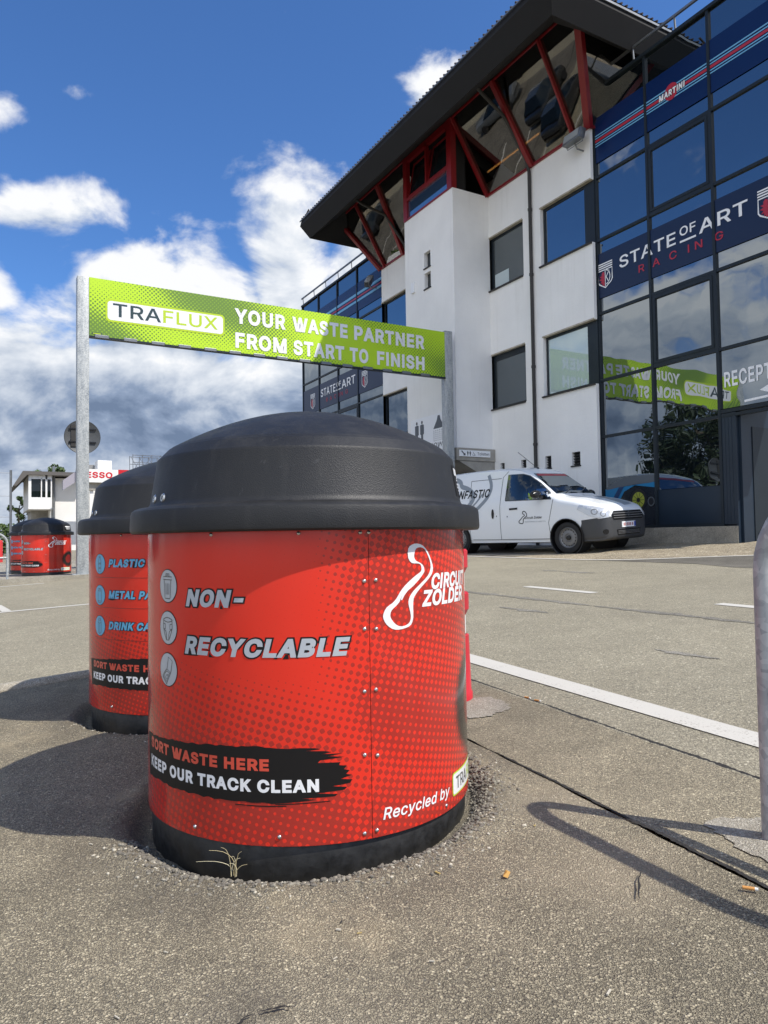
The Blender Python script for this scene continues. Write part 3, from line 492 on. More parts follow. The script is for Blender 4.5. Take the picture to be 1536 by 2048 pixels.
# plaster walls, metal, plastics
def render_mat():
    m, q, p = newmat('white_render'); co = q.n('ShaderNodeTexCoord').outputs['Object']
    mp = q.n('ShaderNodeMapping'); q.L.new(co, mp.inputs[0]); mp.inputs['Scale'].default_value = (1, 1, 0.07)
    run = q.ss(q.noise(mp.outputs[0], 5.5, 6, 0.65), 0.52, 0.78); big = q.noise(co, 0.8, 5, 0.6)
    c = q.mix(q.m('MULTIPLY', run, 0.22), (0.85, 0.845, 0.825), (0.60, 0.585, 0.545))
    k = q.ss(big, 0.3, 0.7, 0.95, 1.03); q.L.new(q.mix(1.0, c, q.vec(k, k, k), 'MULTIPLY'), p.inputs['Base Color']); p.inputs['Roughness'].default_value = 0.92
    b = q.n('ShaderNodeBump'); b.inputs['Strength'].default_value = 0.4; b.inputs['Distance'].default_value = 0.012
    q.L.new(q.noise(co, 26, 4, 0.6), b.inputs['Height']); q.L.new(b.outputs[0], p.inputs['Normal'])
    return m


M_white = render_mat()
M_wdirt = pmat('stained_reveal', (0.40, 0.36, 0.28), 0.9, vary=0.2, vscale=6)
M_conc2 = pmat('grey_concrete', (0.33, 0.31, 0.27), 0.9, vary=0.18, vscale=2.5, bump=(60, 0.3, 0.004))
M_frame = pmat('anthracite_frame', (0.011, 0.017, 0.023), 0.42, spec=0.4, vary=0.1)
M_bluepanel = pmat('navy_panel', (0.011, 0.021, 0.036), 0.35, spec=0.5, vary=0.1, vscale=1.5)
M_navy = pmat('navy_film', (0.010, 0.022, 0.062), 0.30, spec=0.35)
M_blue = pmat('blue_film', (0.004, 0.019, 0.085), 0.26, spec=0.35)
M_ltblue = pmat('light_blue_film', (0.16, 0.42, 0.66), 0.4)
M_redfilm = pmat('red_film', (0.42, 0.022, 0.045), 0.4)
M_whitefilm = pmat('white_film', (0.84, 0.85, 0.86), 0.4)
M_black = pmat('black_film', (0.012, 0.012, 0.014), 0.35)
M_redsteel = pmat('red_steel', (0.20, 0.008, 0.012), 0.38, vary=0.12, vscale=2)
M_soffit = pmat('dark_soffit_boards', (0.006, 0.0058, 0.006), 0.85, vary=0.15, vscale=1.2)
M_soffit2 = pmat('black_soffit', (0.012, 0.011, 0.011), 0.85)
M_tile = pmat('roof_tile', (0.05, 0.042, 0.038), 0.75, vary=0.25, vscale=5, bump=(12, 0.4, 0.02))
M_metal = pmat('dull_metal', (0.22, 0.23, 0.24), 0.45, metal=0.7, vary=0.15)
M_pipe = pmat('dark_pipe', (0.030, 0.028, 0.026), 0.6, vary=0.2)
M_interior = pmat('dim_interior', (0.055, 0.062, 0.066), 0.8)
M_tyre = pmat('tyre_rubber', (0.012, 0.012, 0.013), 0.75, bump=(80, 0.3, 0.004))
M_rim = pmat('wheel_steel', (0.20, 0.20, 0.20), 0.45, metal=0.4)
M_vanwhite = pmat('van_paint', (0.76, 0.78, 0.79), 0.25, coat=0.5)
M_bumper = pmat('grey_bumper', (0.050, 0.052, 0.055), 0.5, bump=(300, 0.2, 0.001))
M_seam = pmat('panel_gap', (0.06, 0.065, 0.07), 0.7)
M_plblack = pmat('glossy_black_plastic', (0.012, 0.012, 0.013), 0.22)
M_lamp = pmat('lamp_lens', (0.55, 0.57, 0.59), 0.12, metal=0.2, spec=0.8, coat=1.0)
M_vgrey = pmat('grey_vinyl', (0.24, 0.27, 0.30), 0.35)
M_grille = pmat('chrome', (0.5, 0.5, 0.5), 0.2, metal=0.9)


def glass_mat(name, base, lo, hi, wob=0.0, tint=(0.86, 0.94, 1.0), see=False):
    m, q, p = newmat(name)
    p.inputs['Base Color'].default_value = (*base, 1); p.inputs['Roughness'].default_value = 0.6; p.inputs['Specular IOR Level'].default_value = 0.0
    gl = q.n('ShaderNodeBsdfGlossy'); gl.inputs['Roughness'].default_value = 0.008; gl.inputs['Color'].default_value = (*tint, 1)
    lw = q.n('ShaderNodeLayerWeight'); lw.inputs['Blend'].default_value = 0.35
    f = q.ss(lw.outputs['Fresnel'], 0.02, 0.8, lo, hi)
    if wob:
        co = q.n('ShaderNodeTexCoord').outputs['Object']
        b = q.n('ShaderNodeBump'); b.inputs['Strength'].default_value = 1.0; b.inputs['Distance'].default_value = wob
        q.L.new(q.noise(co, 0.8, 2, 0.5), b.inputs['Height']); q.L.new(b.outputs[0], gl.inputs['Normal'])
    mx = q.n('ShaderNodeMixShader'); q.L.new(f, mx.inputs[0]); q.L.new(p.outputs[0], mx.inputs[1]); q.L.new(gl.outputs[0], mx.inputs[2])
    if see:
        tr = q.n('ShaderNodeBsdfTransparent'); tr.inputs[0].default_value = (*base, 1); q.L.new(tr.outputs[0], mx.inputs[1])
    q.L.new(mx.outputs[0], q.t.nodes['Material Output'].inputs[0])
    return m


M_glass = glass_mat('tinted_facade_glass', (0.004, 0.006, 0.008), 0.30, 0.85, wob=0.007)
M_glass2 = glass_mat('window_glass', (0.055, 0.064, 0.066), 0.16, 0.8)
M_glass3 = glass_mat('pale_blind_glass', (0.46, 0.56, 0.55), 0.20, 0.8)
M_vanglass = glass_mat('van_glass', (0.008, 0.012, 0.015), 0.05, 0.4)
M_lantern = glass_mat('lantern_glass', (0.42, 0.42, 0.40), 0.15, 0.7, wob=0.003, tint=(0.95, 0.93, 0.88), see=True)


def galvanised():
    m, q, p = newmat('galvanised_steel')
    co = q.n('ShaderNodeTexCoord').outputs['Object']
    mp = q.n('ShaderNodeMapping'); q.L.new(co, mp.inputs[0]); mp.inputs['Scale'].default_value = (1, 1, 0.25)
    n = q.noise(mp.outputs[0], 14, 5, 0.65); v = q.n('ShaderNodeTexVoronoi'); q.L.new(co, v.inputs['Vector']); v.inputs['Scale'].default_value = 60
    k = q.m('ADD', q.m('MULTIPLY', n, 0.7), q.m('MULTIPLY', q.sep(v.outputs['Color'])[0], 0.3))
    q.L.new(q.ramp(k, [(0.25, (0.22, 0.24, 0.25)), (0.55, (0.40, 0.42, 0.42)), (0.8, (0.55, 0.56, 0.54))]), p.inputs['Base Color'])
    p.inputs['Metallic'].default_value = 0.15; q.L.new(q.ss(n, 0.3, 0.7, 0.38, 0.62), p.inputs['Roughness'])
    return m


M_galv = galvanised()


def lid_plastic():
    m, q, p = newmat('black_moulded_plastic')
    co = q.n('ShaderNodeTexCoord').outputs['Object']
    n = q.noise(co, 4, 5, 0.65)
    mp = q.n('ShaderNodeMapping'); q.L.new(co, mp.inputs[0]); mp.inputs['Scale'].default_value = (1, 1, 0.12)
    stk = q.noise(mp.outputs[0], 26, 5, 0.65)                    # run marks down the sides
    nz_ = q.n('ShaderNodeNewGeometry').outputs['Normal']; upf = q.ss(q.sep(nz_)[2], 0.25, 0.9)
    dust = q.m('MULTIPLY', q.ss(q.noise(co, 11, 6, 0.7), 0.45, 0.75), upf)
    cb = q.ramp(n, [(0.3, (0.009, 0.009, 0.0095)), (0.6, (0.013, 0.013, 0.0135)), (0.8, (0.021, 0.021, 0.021))])
    cb = q.mix(q.m('MULTIPLY', q.ss(stk, 0.52, 0.72), 0.12), cb, (0.075, 0.072, 0.066))
    cb = q.mix(q.m('MULTIPLY', dust, 0.16), cb, (0.11, 0.105, 0.095))
    sc_ = q.n('ShaderNodeTexNoise'); ms_ = q.n('ShaderNodeMapping'); q.L.new(co, ms_.inputs[0]); ms_.inputs['Rotation'].default_value = (.5, .3, .9); ms_.inputs['Scale'].default_value = (1.2, 30, 9); q.L.new(ms_.outputs[0], sc_.inputs['Vector']); sc_.inputs['Scale'].default_value = 2.6; sc_.inputs['Detail'].default_value = 2
    cb = q.mix(q.m('MULTIPLY', q.ss(sc_.outputs[0], 0.715, 0.73), 0.16), cb, (0.10, 0.10, 0.10))
    q.L.new(cb, p.inputs['Base Color'])
    q.L.new(q.ss(n, 0.3, 0.7, 0.46, 0.58), p.inputs['Roughness'])
    p.inputs['Specular IOR Level'].default_value = 0.45
    b = q.n('ShaderNodeBump'); b.inputs['Strength'].default_value = 0.35; b.inputs['Distance'].default_value = 0.0012
    v = q.n('ShaderNodeTexVoronoi'); q.L.new(co, v.inputs['Vector']); v.inputs['Scale'].default_value = 330
    q.L.new(q.m('ADD', v.outputs['Distance'], q.noise(co, 700, 2, 0.5)), b.inputs['Height']); q.L.new(b.outputs[0], p.inputs['Normal'])
    return m


M_lid = lid_plastic()
M_base = pmat('bin_base_plastic', (0.014, 0.014, 0.014), 0.5, vary=0.5, vscale=22, rvary=0.12, bump=(45, 0.15, 0.003))


def halftone_panel():
    """printed red sheet: clear red in the middle, halftone screen of dark red towards the seam and the foot"""
    m, q, p = newmat('printed_red_sheet')
    co = q.n('ShaderNodeTexCoord').outputs['Object']
    x, y, z = q.sep(co)
    u = q.m('MULTIPLY', q.m('ARCTAN2', x, q.m('MULTIPLY', y, -1.0)), 0.486)
    nz = q.noise(q.vec(u, z, 0.0), 2.6, 2, 0.5)
    # tone field
    g = lambda a, sa, b, sb: q.m('POWER', 2.718, q.m('MULTIPLY', q.m('ADD', q.m('POWER', q.m('ABSOLUTE', q.m('DIVIDE', q.m('SUBTRACT', u, a), sa)), 2.0), q.m('POWER', q.m('ABSOLUTE', q.m('DIVIDE', q.m('SUBTRACT', z, b), sb)), 2.0)), -1.0))
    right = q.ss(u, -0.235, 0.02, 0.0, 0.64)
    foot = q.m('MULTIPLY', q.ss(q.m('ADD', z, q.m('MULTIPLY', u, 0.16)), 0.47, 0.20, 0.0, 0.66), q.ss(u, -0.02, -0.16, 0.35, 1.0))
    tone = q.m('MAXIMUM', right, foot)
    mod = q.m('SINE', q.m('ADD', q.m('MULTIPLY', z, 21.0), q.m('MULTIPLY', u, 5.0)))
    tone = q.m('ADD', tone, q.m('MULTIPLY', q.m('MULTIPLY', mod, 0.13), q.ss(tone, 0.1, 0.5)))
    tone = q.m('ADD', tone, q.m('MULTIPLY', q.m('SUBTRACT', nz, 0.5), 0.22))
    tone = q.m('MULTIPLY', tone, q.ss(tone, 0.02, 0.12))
    # 15 degree screen
    pit = 2*PI/0.0192
    ca, sa = math.cos(R(-14)), math.sin(R(-14))
    a = q.m('ADD', q.m('MULTIPLY', u, ca*pit), q.m('MULTIPLY', z, sa*pit))
    b = q.m('SUBTRACT', q.m('MULTIPLY', z, ca*pit), q.m('MULTIPLY', u, sa*pit))
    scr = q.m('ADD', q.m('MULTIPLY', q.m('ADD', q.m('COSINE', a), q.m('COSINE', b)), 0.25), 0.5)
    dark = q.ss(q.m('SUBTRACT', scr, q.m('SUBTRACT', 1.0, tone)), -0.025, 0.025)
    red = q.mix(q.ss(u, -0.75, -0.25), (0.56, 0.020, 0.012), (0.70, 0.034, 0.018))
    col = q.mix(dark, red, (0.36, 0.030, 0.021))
    # blurred dark motor-sport picture at the right end of the sheet
    du, dv = q.m('DIVIDE', q.m('SUBTRACT', u, 0.475), 0.20), q.m('DIVIDE', q.m('SUBTRACT', z, 0.33), 0.175)
    rr_ = q.m('ADD', q.m('MULTIPLY', du, du), q.m('MULTIPLY', dv, dv))
    rr_ = q.m('ADD', rr_, q.m('MULTIPLY', q.m('SUBTRACT', q.noise(q.vec(q.m('MULTIPLY', u, 3.0), q.m('MULTIPLY', z, 40.0), 0.0), 1.5, 3, 0.6), 0.5), 0.35))
    rb = q.m('MULTIPLY', q.ss(rr_, 1.15, 0.62), q.ss(u, 0.9, 0.8))
    col = q.mix(rb, col, q.mix(q.ss(rr_, 0.30, 0.22), (0.018, 0.013, 0.012), (0.20, 0.012, 0.010)))
    q.L.new(col, p.inputs['Base Color'])
    q.L.new(q.ss(q.noise(co, 9, 4, 0.6), 0.3, 0.7, 0.12, 0.20), p.inputs['Roughness'])
    p.inputs['Coat Weight'].default_value = 0.12; p.inputs['Coat Roughness'].default_value = 0.05; p.inputs['Specular IOR Level'].default_value = 0.36
    bp = q.n('ShaderNodeBump'); bp.inputs['Strength'].default_value = 0.5; bp.inputs['Distance'].default_value = 0.004
    q.L.new(q.noise(q.vec(q.m('MULTIPLY', u, 5.0), q.m('MULTIPLY', z, 1.2), 0.0), 1.6, 3, 0.5), bp.inputs['Height']); q.L.new(bp.outputs[0], p.inputs['Normal'])
    return m


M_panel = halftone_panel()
M_txgrey = pmat('silver_print', (0.42, 0.45, 0.48), 0.3, coat=0.4)
M_txwhite = pmat('white_print', (0.80, 0.80, 0.80), 0.3, coat=0.4)
M_txblue = pmat('blue_print', (0.11, 0.40, 0.62), 0.3, coat=0.4)
M_txblack = pmat('black_print', (0.010, 0.009, 0.009), 0.42, spec=0.25)
M_txred = pmat('red_print', (0.62, 0.07, 0.04), 0.3, coat=0.4)
M_txdark = pmat('dark_grey_print', (0.06, 0.065, 0.07), 0.3, coat=0.4)
M_txlime = pmat('lime_print', (0.45, 0.60, 0.02), 0.35)
M_txslate = pmat('slate_print', (0.03, 0.055, 0.06), 0.35)
M_txdkred = pmat('dark_red_print', (0.16, 0.006, 0.006), 0.3, coat=0.4)
M_rivet = pmat('steel_rivet', (0.55, 0.54, 0.52), 0.25, metal=0.9)


def banner_mat():
    m, q, p = newmat('lime_banner_print')
    co = q.n('ShaderNodeTexCoord').outputs['Object']
    x, y, z = q.sep(co)
    # swirling tone: dark screen along the upper left, the middle and the right end
    s1 = q.m('SINE', q.m('ADD', q.m('ADD', q.m('MULTIPLY', x, 1.35), q.m('MULTIPLY', z, 2.6)), q.m('MULTIPLY', q.noise(q.vec(x, z, 0.0), 0.5, 2, 0.5), 3.0)))
    s2 = q.m('SINE', q.m('SUBTRACT', q.m('MULTIPLY', x, 0.62), q.m('MULTIPLY', z, 1.7)))
    tone = q.m('ADD', q.m('MULTIPLY', s1, 0.24), q.m('ADD', q.m('MULTIPLY', s2, 0.20), 0.30))
    pit = 2*PI/0.062
    ca, sa = math.cos(R(45)), math.sin(R(45))
    a = q.m('ADD', q.m('MULTIPLY', x, ca*pit), q.m('MULTIPLY', z, sa*pit)); b = q.m('SUBTRACT', q.m('MULTIPLY', z, ca*pit), q.m('MULTIPLY', x, sa*pit))
    scr = q.m('ADD', q.m('MULTIPLY', q.m('ADD', q.m('COSINE', a), q.m('COSINE', b)), 0.25), 0.5)
    dark = q.ss(q.m('SUBTRACT', scr, q.m('SUBTRACT', 1.0, tone)), -0.03, 0.03)
    base = q.mix(q.ss(tone, 0.45, 0.75), (0.45, 0.68, 0.012), (0.20, 0.34, 0.02))
    q.L.new(q.mix(dark, base, (0.12, 0.22, 0.025)), p.inputs['Base Color']); p.inputs['Roughness'].default_value = 0.45
    return m


M_banner = banner_mat()


# ------------------------------------------------------------------ ground, road, markings
def sheet(name, xs, ys, mat, dz=0.0, fn=None, smooth=None):
    mb = MB(); nx, ny = len(xs), len(ys)
    vs = []
    for y in ys:
        for x in xs:
            X, Y, e = fn(x, y) if fn else (x, y, 0)
            vs.append((X, Y, gz(X, Y)+dz+e))
    mb.add(vs, [(j*nx+i, j*nx+i+1, (j+1)*nx+i+1, (j+1)*nx+i) for j in range(ny-1) for i in range(nx-1)])
    return structure(name, mb, mat, smooth=smooth)


def band(name, line, w0, mat, dz, kind='structure', w1=None):
    """ground-hugging strip; line = [(x,y)] centre points"""
    P = [Vector((x, y)) for x, y in line]; mb = MB(); vs = []
    for i, p in enumerate(P):
        d = (P[min(i+1, len(P)-1)]-P[max(i-1, 0)]).normalized(); n = Vector((d.y, -d.x))
        ww = w0 if w1 is None else w0+(w1-w0)*i/(len(P)-1)
        if isinstance(w0, list): ww = w0[i]
        for s_ in (-1, 1):
            k = p+n*ww/2*s_; vs.append((k.x, k.y, gz(k.x, k.y)+dz))
    mb.add(vs, [(2*i, 2*i+1, 2*i+3, 2*i+2) for i in range(len(P)-1)])
    return structure(name, mb, mat, kind=kind)


def lerp_line(a, b, n):
    return [(a[0]+(b[0]-a[0])*i/n, a[1]+(b[1]-a[1])*i/n) for i in range(n+1)]


sheet('ground', [-900, -200, -60, -20, -3, 5, 13.5, 20, 60, 200, 900], [-900, -200, -60, -20, -3, 10, 30, 60, 200, 900], M_gravel, -0.06)
sheet('road', [2.02, 3, 6, 9, 13.5, 30], [-40, -10, -3, 0, 3, 6, 9, 12, 20, 30, 60], M_road, 0.0)
sheet('road', [-60, -20, -3, 0, 2.02], [4.60, 6, 9, 12, 20, 30, 60], M_road, 0.0)


def c1(y): return 1.508+0.0903*(y-0.982)
def c2(y): return 2.090+0.0813*(y-1.400)


BINS = [(0.909, 2.090), (0.930, 3.550)]


def island_h(X, Y):
    p = Vector((X, Y, 0)); e = 0.004*noise.noise(p*1.3)+0.0022*noise.noise(p*6)
    for (bx, by) in BINS:
        d = math.hypot(X-bx, Y-by)
        if d < 0.9:
            n_ = noise.noise(p*9)*0.5+noise.noise(p*31)*0.5
            e += 0.013*math.exp(-((d-0.575)/0.05)**2)*(1.0+0.9*n_)-0.036*math.exp(-((max(d, 0.487)-0.487)/0.042)**2)*(1+0.35*n_)+(0.0035*noise.noise(p*75))*math.exp(-((d-0.54)/0.08)**2)
    return e


def fr(a, b, st):
    n = max(1, round((b-a)/st)); return [a+(b-a)*i/n for i in range(n)]


SX = [0.0, 0.35, 0.60, 0.70] + [0.76+0.24*i/118 for i in range(119)]   # fraction across, dense near the crack
IX = fr(-6, -0.3, 0.6)+fr(-0.3, 1.62, 0.014)+[1.62]
IY = fr(-6, 0.25, 0.5)+fr(0.25, 3.0, 0.014)+fr(3.0, 4.62, 0.02)+[4.62]


def isl(x, y):
    xr = c1(y)-0.008-0.006*noise.noise(Vector((3, y*9, 0)))
    X = -6+(x+6)*(xr+6)/7.62
    return X, y, island_h(X, y)


sheet('asphalt_island', IX, IY, M_island, 0.014, isl, smooth=1.0)
sheet('kerb_strip', [0, 0.25, 0.5, 0.75, 1.0], fr(-6, 4.62, 0.05)+[4.62], M_strip, 0.010,
      lambda s_, y: (c1(y)+0.010+(c2(y)-c1(y)-0.022)*s_+(0.004*noise.noise(Vector((s_*7, y*11, 2)))), y, 0.002*noise.noise(Vector((s_*3, y*3, 5)))), smooth=1.0)


def crack(fn, y0, y1, w0, seed, dz):
    """ragged open joint, both lips broken independently"""
    rnd = random.Random(seed); mb = MB(); vs = []; y = y0; a = b = 0.5
    while y < y1:
        x = fn(y)+0.006*noise.noise(Vector((seed, y*6, 1))); k = 0.55+0.75*noise.noise(Vector((seed, y*2.1, 0)))+0.35*noise.noise(Vector((seed, y*9, 4)))
        k = max(k, 0.04)
        a = 0.5*a+0.5*rnd.uniform(0.1, 1.15); b = 0.5*b+0.5*rnd.uniform(0.1, 1.15)
        for X in (x-w0*k*a*0.9, x+w0*k*b*0.9): vs.append((X, y, gz(X, y)+dz))
        y += rnd.uniform(0.003, 0.009)
    mb.add(vs, [(2*i, 2*i+1, 2*i+3, 2*i+2) for i in range(len(vs)//2-1)]); structure('crack', mb, M_dirt)


crack(c1, -1, 4.6, 0.015, 3, 0.0175)
crack(c2, -1, 4.6, 0.024, 5, 0.0135)
# small cracks and stones in the island surface
for k, (x, y, ang, ln_) in enumerate(((0.36, 1.20, 0.3, 0.06), (0.43, 1.22, -0.4, 0.05), (0.12, 1.28, 0.9, 0.04), (1.24, 1.10, 0.6, 0.12))):
    rnd = random.Random(40+k); pts = [(x, y)]
    for i in range(9):
        pts.append((pts[-1][0]+math.cos(ang)*ln_/9+rnd.uniform(-.004, .004), pts[-1][1]+math.sin(ang)*ln_/9+rnd.uniform(-.004, .004)))
    band('crack', pts, [0.002+0.005*math.sin(PI*i/9)*rnd.random() for i in range(10)], M_dirt, 0.0225)

# road wear: an old longitudinal joint and a few dark drips
def ragged(line, w0, seed, mat, dz):
    rnd = random.Random(seed); mb = MB(); vs = []; n_ = len(line)
    for i, (x, y) in enumerate(line):
        k = max(0.03, max(0.0, math.sin(PI*i/(n_-1)))**.5*(0.6+0.9*noise.noise(Vector((seed, y*2.3, x)))+0.5*noise.noise(Vector((seed, y*11, x)))))
        for sg in (-1, 1):
            X = x+sg*w0*k*rnd.uniform(.25, .75); vs.append((X, y, gz(X, y)+dz))
    mb.add(vs, [(2*i, 2*i+1, 2*i+3, 2*i+2) for i in range(n_-1)]); structure('road_stain', mb, mat)


M_stain = asphalt('worn_joint', 105, [(0.0, (0.19, 0.175, 0.143)), (0.5, (0.265, 0.245, 0.20)), (1.0, (0.40, 0.37, 0.31))], 0.42, (0.6, 0.003))
ragged([(4.76+0.012*(y-3)+0.03*noise.noise(Vector((y, 0, 0))), y) for y in fr(1.5, 14, 0.05)], 0.16, 3, M_stain, 0.003)
ragged([(4.20+0.02*noise.noise(Vector((y, 5, 0))), y) for y in fr(4.6, 5.3, 0.03)], 0.14, 7, M_stain, 0.003)
ragged([(3.55+0.05*noise.noise(Vector((y*3, 2, 0))), y) for y in fr(2.55, 3.0, 0.02)], 0.12, 8, M_stain, 0.003)
ragged([(7.2, y) for y in fr(7.0, 8.1, 0.05)], 0.2, 9, M_stain, 0.003)
ragged([(1.0+0.04*noise.noise(Vector((y*3, 2, 0))), y) for y in fr(6.6, 7.4, 0.03)], 0.25, 12, M_stain, 0.003)
# concrete collars round the rack foot and the marker post
for name, c, rad, dz, seed in (('concrete_patch', (1.745, 1.115), 0.155, 0.0138, 2), ('concrete_patch', (1.90, 2.60), 0.20, 0.0138, 9)):
    rnd = random.Random(seed); pts = []
    for i in range(90):
        a = 2*PI*i/90; sq_ = 1/max(abs(math.cos(a+.35)), abs(math.sin(a+.35)))
        r_ = rad*(0.45+0.38*sq_+0.22*noise.noise(Vector((math.cos(a)*1.5, math.sin(a)*1.5, seed)))+0.14*noise.noise(Vector((math.cos(a)*7, math.sin(a)*7, seed)))+0.05*rnd.random())
        pts.append((c[0]+r_*math.cos(a)*0.85, c[1]+r_*math.sin(a)))
    mb = MB(); mb.poly([(x, y, gz(x, y)+dz) for x, y in pts]); structure(name, mb, M_concrete)

# markings
eX = lambda y: 2.375+0.069*(y-1.578)+0.07
band('edge_line', [(eX(y), y) for y in fr(-4, 4.9, 0.3)+[4.9]], 0.142, M_line, 0.004)
for y0 in (-1.4, 1.12, 3.64-0.80, 5.36, 7.88, 10.4, 12.9, 15.4, 17.9):
    if y0 == 3.64-0.80: y0 = 2.84
    band('centre_dash', lerp_line((5.50+0.02*(y0-5), y0), (5.52+0.02*(y0-4), y0+1.10), 2), 0.12, M_line, 0.004)
far = [(9.05, 40), (9.0, 25), (8.97, 15), (8.95, 11), (8.97, 9.6), (9.06, 8.75), (9.28, 8.28), (9.62, 7.90), (10.08, 7.52), (10.58, 7.05), (11.2, 6.4), (11.8, 5.6)]
band('far_edge_line', smooth_pts(far, 3, False), 0.13, M_line, 0.008)
band('bay_line', lerp_line((-6, 9.62), (2.4, 9.52), 6), 0.11, M_line, 0.004)
band('bay_line', lerp_line((-6, 14.15), (1.05, 14.66), 6), 0.11, M_line, 0.004)
band('bay_line', lerp_line((0.20, 10.6), (0.285, 9.62), 3), 0.10, M_line, 0.004)
# dark wedge of newer asphalt outside the curved line, gravel verge and far pavement
mb = MB(); pts = [(9.02, 8.95), (9.20, 8.42), (9.55, 7.96), (10.05, 7.55), (10.6, 7.03), (11.3, 6.2), (11.5, 5.0), (8.6, 5.0), (8.68, 6.02), (8.98, 6.80), (8.99, 8.0)]
mb.poly([(x, y, gz(x, y)+0.004) for x, y in pts]); structure('asphalt_patch', mb, M_patch)
mb = MB(); pts = [(9.10, 13.2), (9.02, 9.6), (9.10, 8.78), (9.33, 8.31), (9.66, 7.94), (10.12, 7.56), (10.62, 7.09), (11.25, 6.4), (11.85, 5.5), (13.45, 5.5), (13.45, 13.2)]
mb.poly([(x, y, gz(x, y)+0.006) for x, y in pts][::-1])
mb = MB()
gx = [(y, x) for x, y in ((9.10, 13.2), (9.02, 9.6), (9.10, 8.78), (9.33, 8.31), (9.66, 7.94), (10.12, 7.56), (10.62, 7.09), (11.25, 6.4), (11.85, 5.5))]
vs = []
for (y, x) in gx:
    for k in range(7):
        X = x+(13.4-x)*k/6; vs.append((X, y, gz(X, y)+0.006+(0.10*((k/6)**1.5) if y < 10.9 else 0.0)))
mb.add(vs, [(i*7+k, (i+1)*7+k, (i+1)*7+k+1, i*7+k+1) for i in range(len(gx)-1) for k in range(6)])
structure('gravel_verge', mb, M_gravel, smooth=1.0)
sheet('forecourt', [9.12, 11, 13.4], [10.95, 13, 20, 30], M_patch, 0.012)
sheet('pavement', [-6, -3, 0, 1.9, 2.6], [15.25, 17, 20, 26], M_concrete, 0.06)
mb = MB(); mb.prism([(-6, 15.13, gz(-6, 15.2)-0.05), (2.7, 15.13, gz(2.7, 15.2)-0.05), (2.7, 15.25, gz(2.7, 15.2)-0.05), (-6, 15.25, gz(-6, 15.2)-0.05)], (0, 0, 0.115)); structure('pavement_kerb', mb, M_concrete)
# raised edge of the island on the far side
kp = [(-6, 4.50), (-3, 4.54), (-1, 4.58), (0.1, 4.60), (0.6, 4.66), (1.1, 4.68), (1.5, 4.66), (1.9, 4.62), (2.3, 4.5)]
kp = smooth_pts(kp, 5, False); mb = MB()
mb.tube([(x, y, gz(x, y)+0.008) for x, y in kp], 0.042, 10); structure('island_kerb', mb, M_concrete, smooth=1.0)

# crumbs of loose asphalt round the containers and scattered grit
mb = MB(); rnd = random.Random(11)
ico = [(0, 0, 1), (.89, 0, .45), (.28, .85, .45), (-.72, .53, .45), (-.72, -.53, .45), (.28, -.85, .45), (.72, .53, -.45), (-.28, .85, -.45), (-.89, 0, -.45), (-.28, -.85, -.45), (.72, -.53, -.45), (0, 0, -1)]
icf = [(0, 1, 2), (0, 2, 3), (0, 3, 4), (0, 4, 5), (0, 5, 1), (1, 6, 2), (2, 7, 3), (3, 8, 4), (4, 9, 5), (5, 10, 1), (6, 7, 2), (7, 8, 3), (8, 9, 4), (9, 10, 5), (10, 6, 1), (11, 7, 6), (11, 8, 7), (11, 9, 8), (11, 10, 9), (11, 6, 10)]


def crumb(X, Y, s_, lift=0.0):
    z = gz(X, Y)+0.014+island_h(X, Y)+lift; a = rnd.uniform(0, 6.3); ca, sa = math.cos(a), math.sin(a); k = (rnd.uniform(.7, 1.3), rnd.uniform(.6, 1.1), rnd.uniform(.5, .9))
    vs = []
    for (x, y, zz) in ico:
        j = rnd.uniform(.8, 1.15); x, y, zz = x*k[0]*s_*j, y*k[1]*s_*j, zz*k[2]*s_*j
        vs.append((X+x*ca-y*sa, Y+x*sa+y*ca, z+zz))
    mb.cur = rnd.choice([0, 0, 0, 1, 1, 2]); mb.add(vs, icf)


for (bx, by), n_ in ((BINS[0], 3400), (BINS[1], 700)):
    for i in range(n_):
        a = rnd.uniform(-PI, 0.35*PI) if by < 3 else rnd.uniform(-PI, 0); d = 0.492+abs(rnd.gauss(0.035, 0.055)); s_ = rnd.choice([.002, .0025, .003, .004, .005])*rnd.uniform(.8, 1.3)
        crumb(bx+d*math.cos(a), by+d*math.sin(a), s_, rnd.uniform(-.002, .004)*math.exp(-((d-.49)/.05)**2))
for i in range(1500):
    a = rnd.uniform(-PI, 0.35*PI); d = 0.503+abs(rnd.gauss(0.03, 0.028)); rnd_c = rnd.random()
    crumb(BINS[0][0]+d*math.cos(a), BINS[0][1]+d*math.sin(a), rnd.uniform(.004, .0085), rnd.uniform(-.002, .003)); mb.mi[-20:] = [0 if rnd_c < .8 else 1]*20
for i in range(420):
    X, Y = rnd.uniform(0.0, 1.5), rnd.uniform(0.75, 2.6)
    if all(math.hypot(X-bx, Y-by) > 0.5 for bx, by in BINS): crumb(X, Y, rnd.choice([.0015, .002, .003]), 0.0)
M_cr = [pmat('crumb_grey', (0.150, 0.135, 0.110), 0.9), pmat('crumb_tan', (0.25, 0.228, 0.18), 0.9), pmat('crumb_pale', (0.48, 0.44, 0.35), 0.85)]
structure('loose_grit', mb, M_cr, kind='stuff')


# ------------------------------------------------------------------ waste containers
PR = 0.486
DZ = -0.05


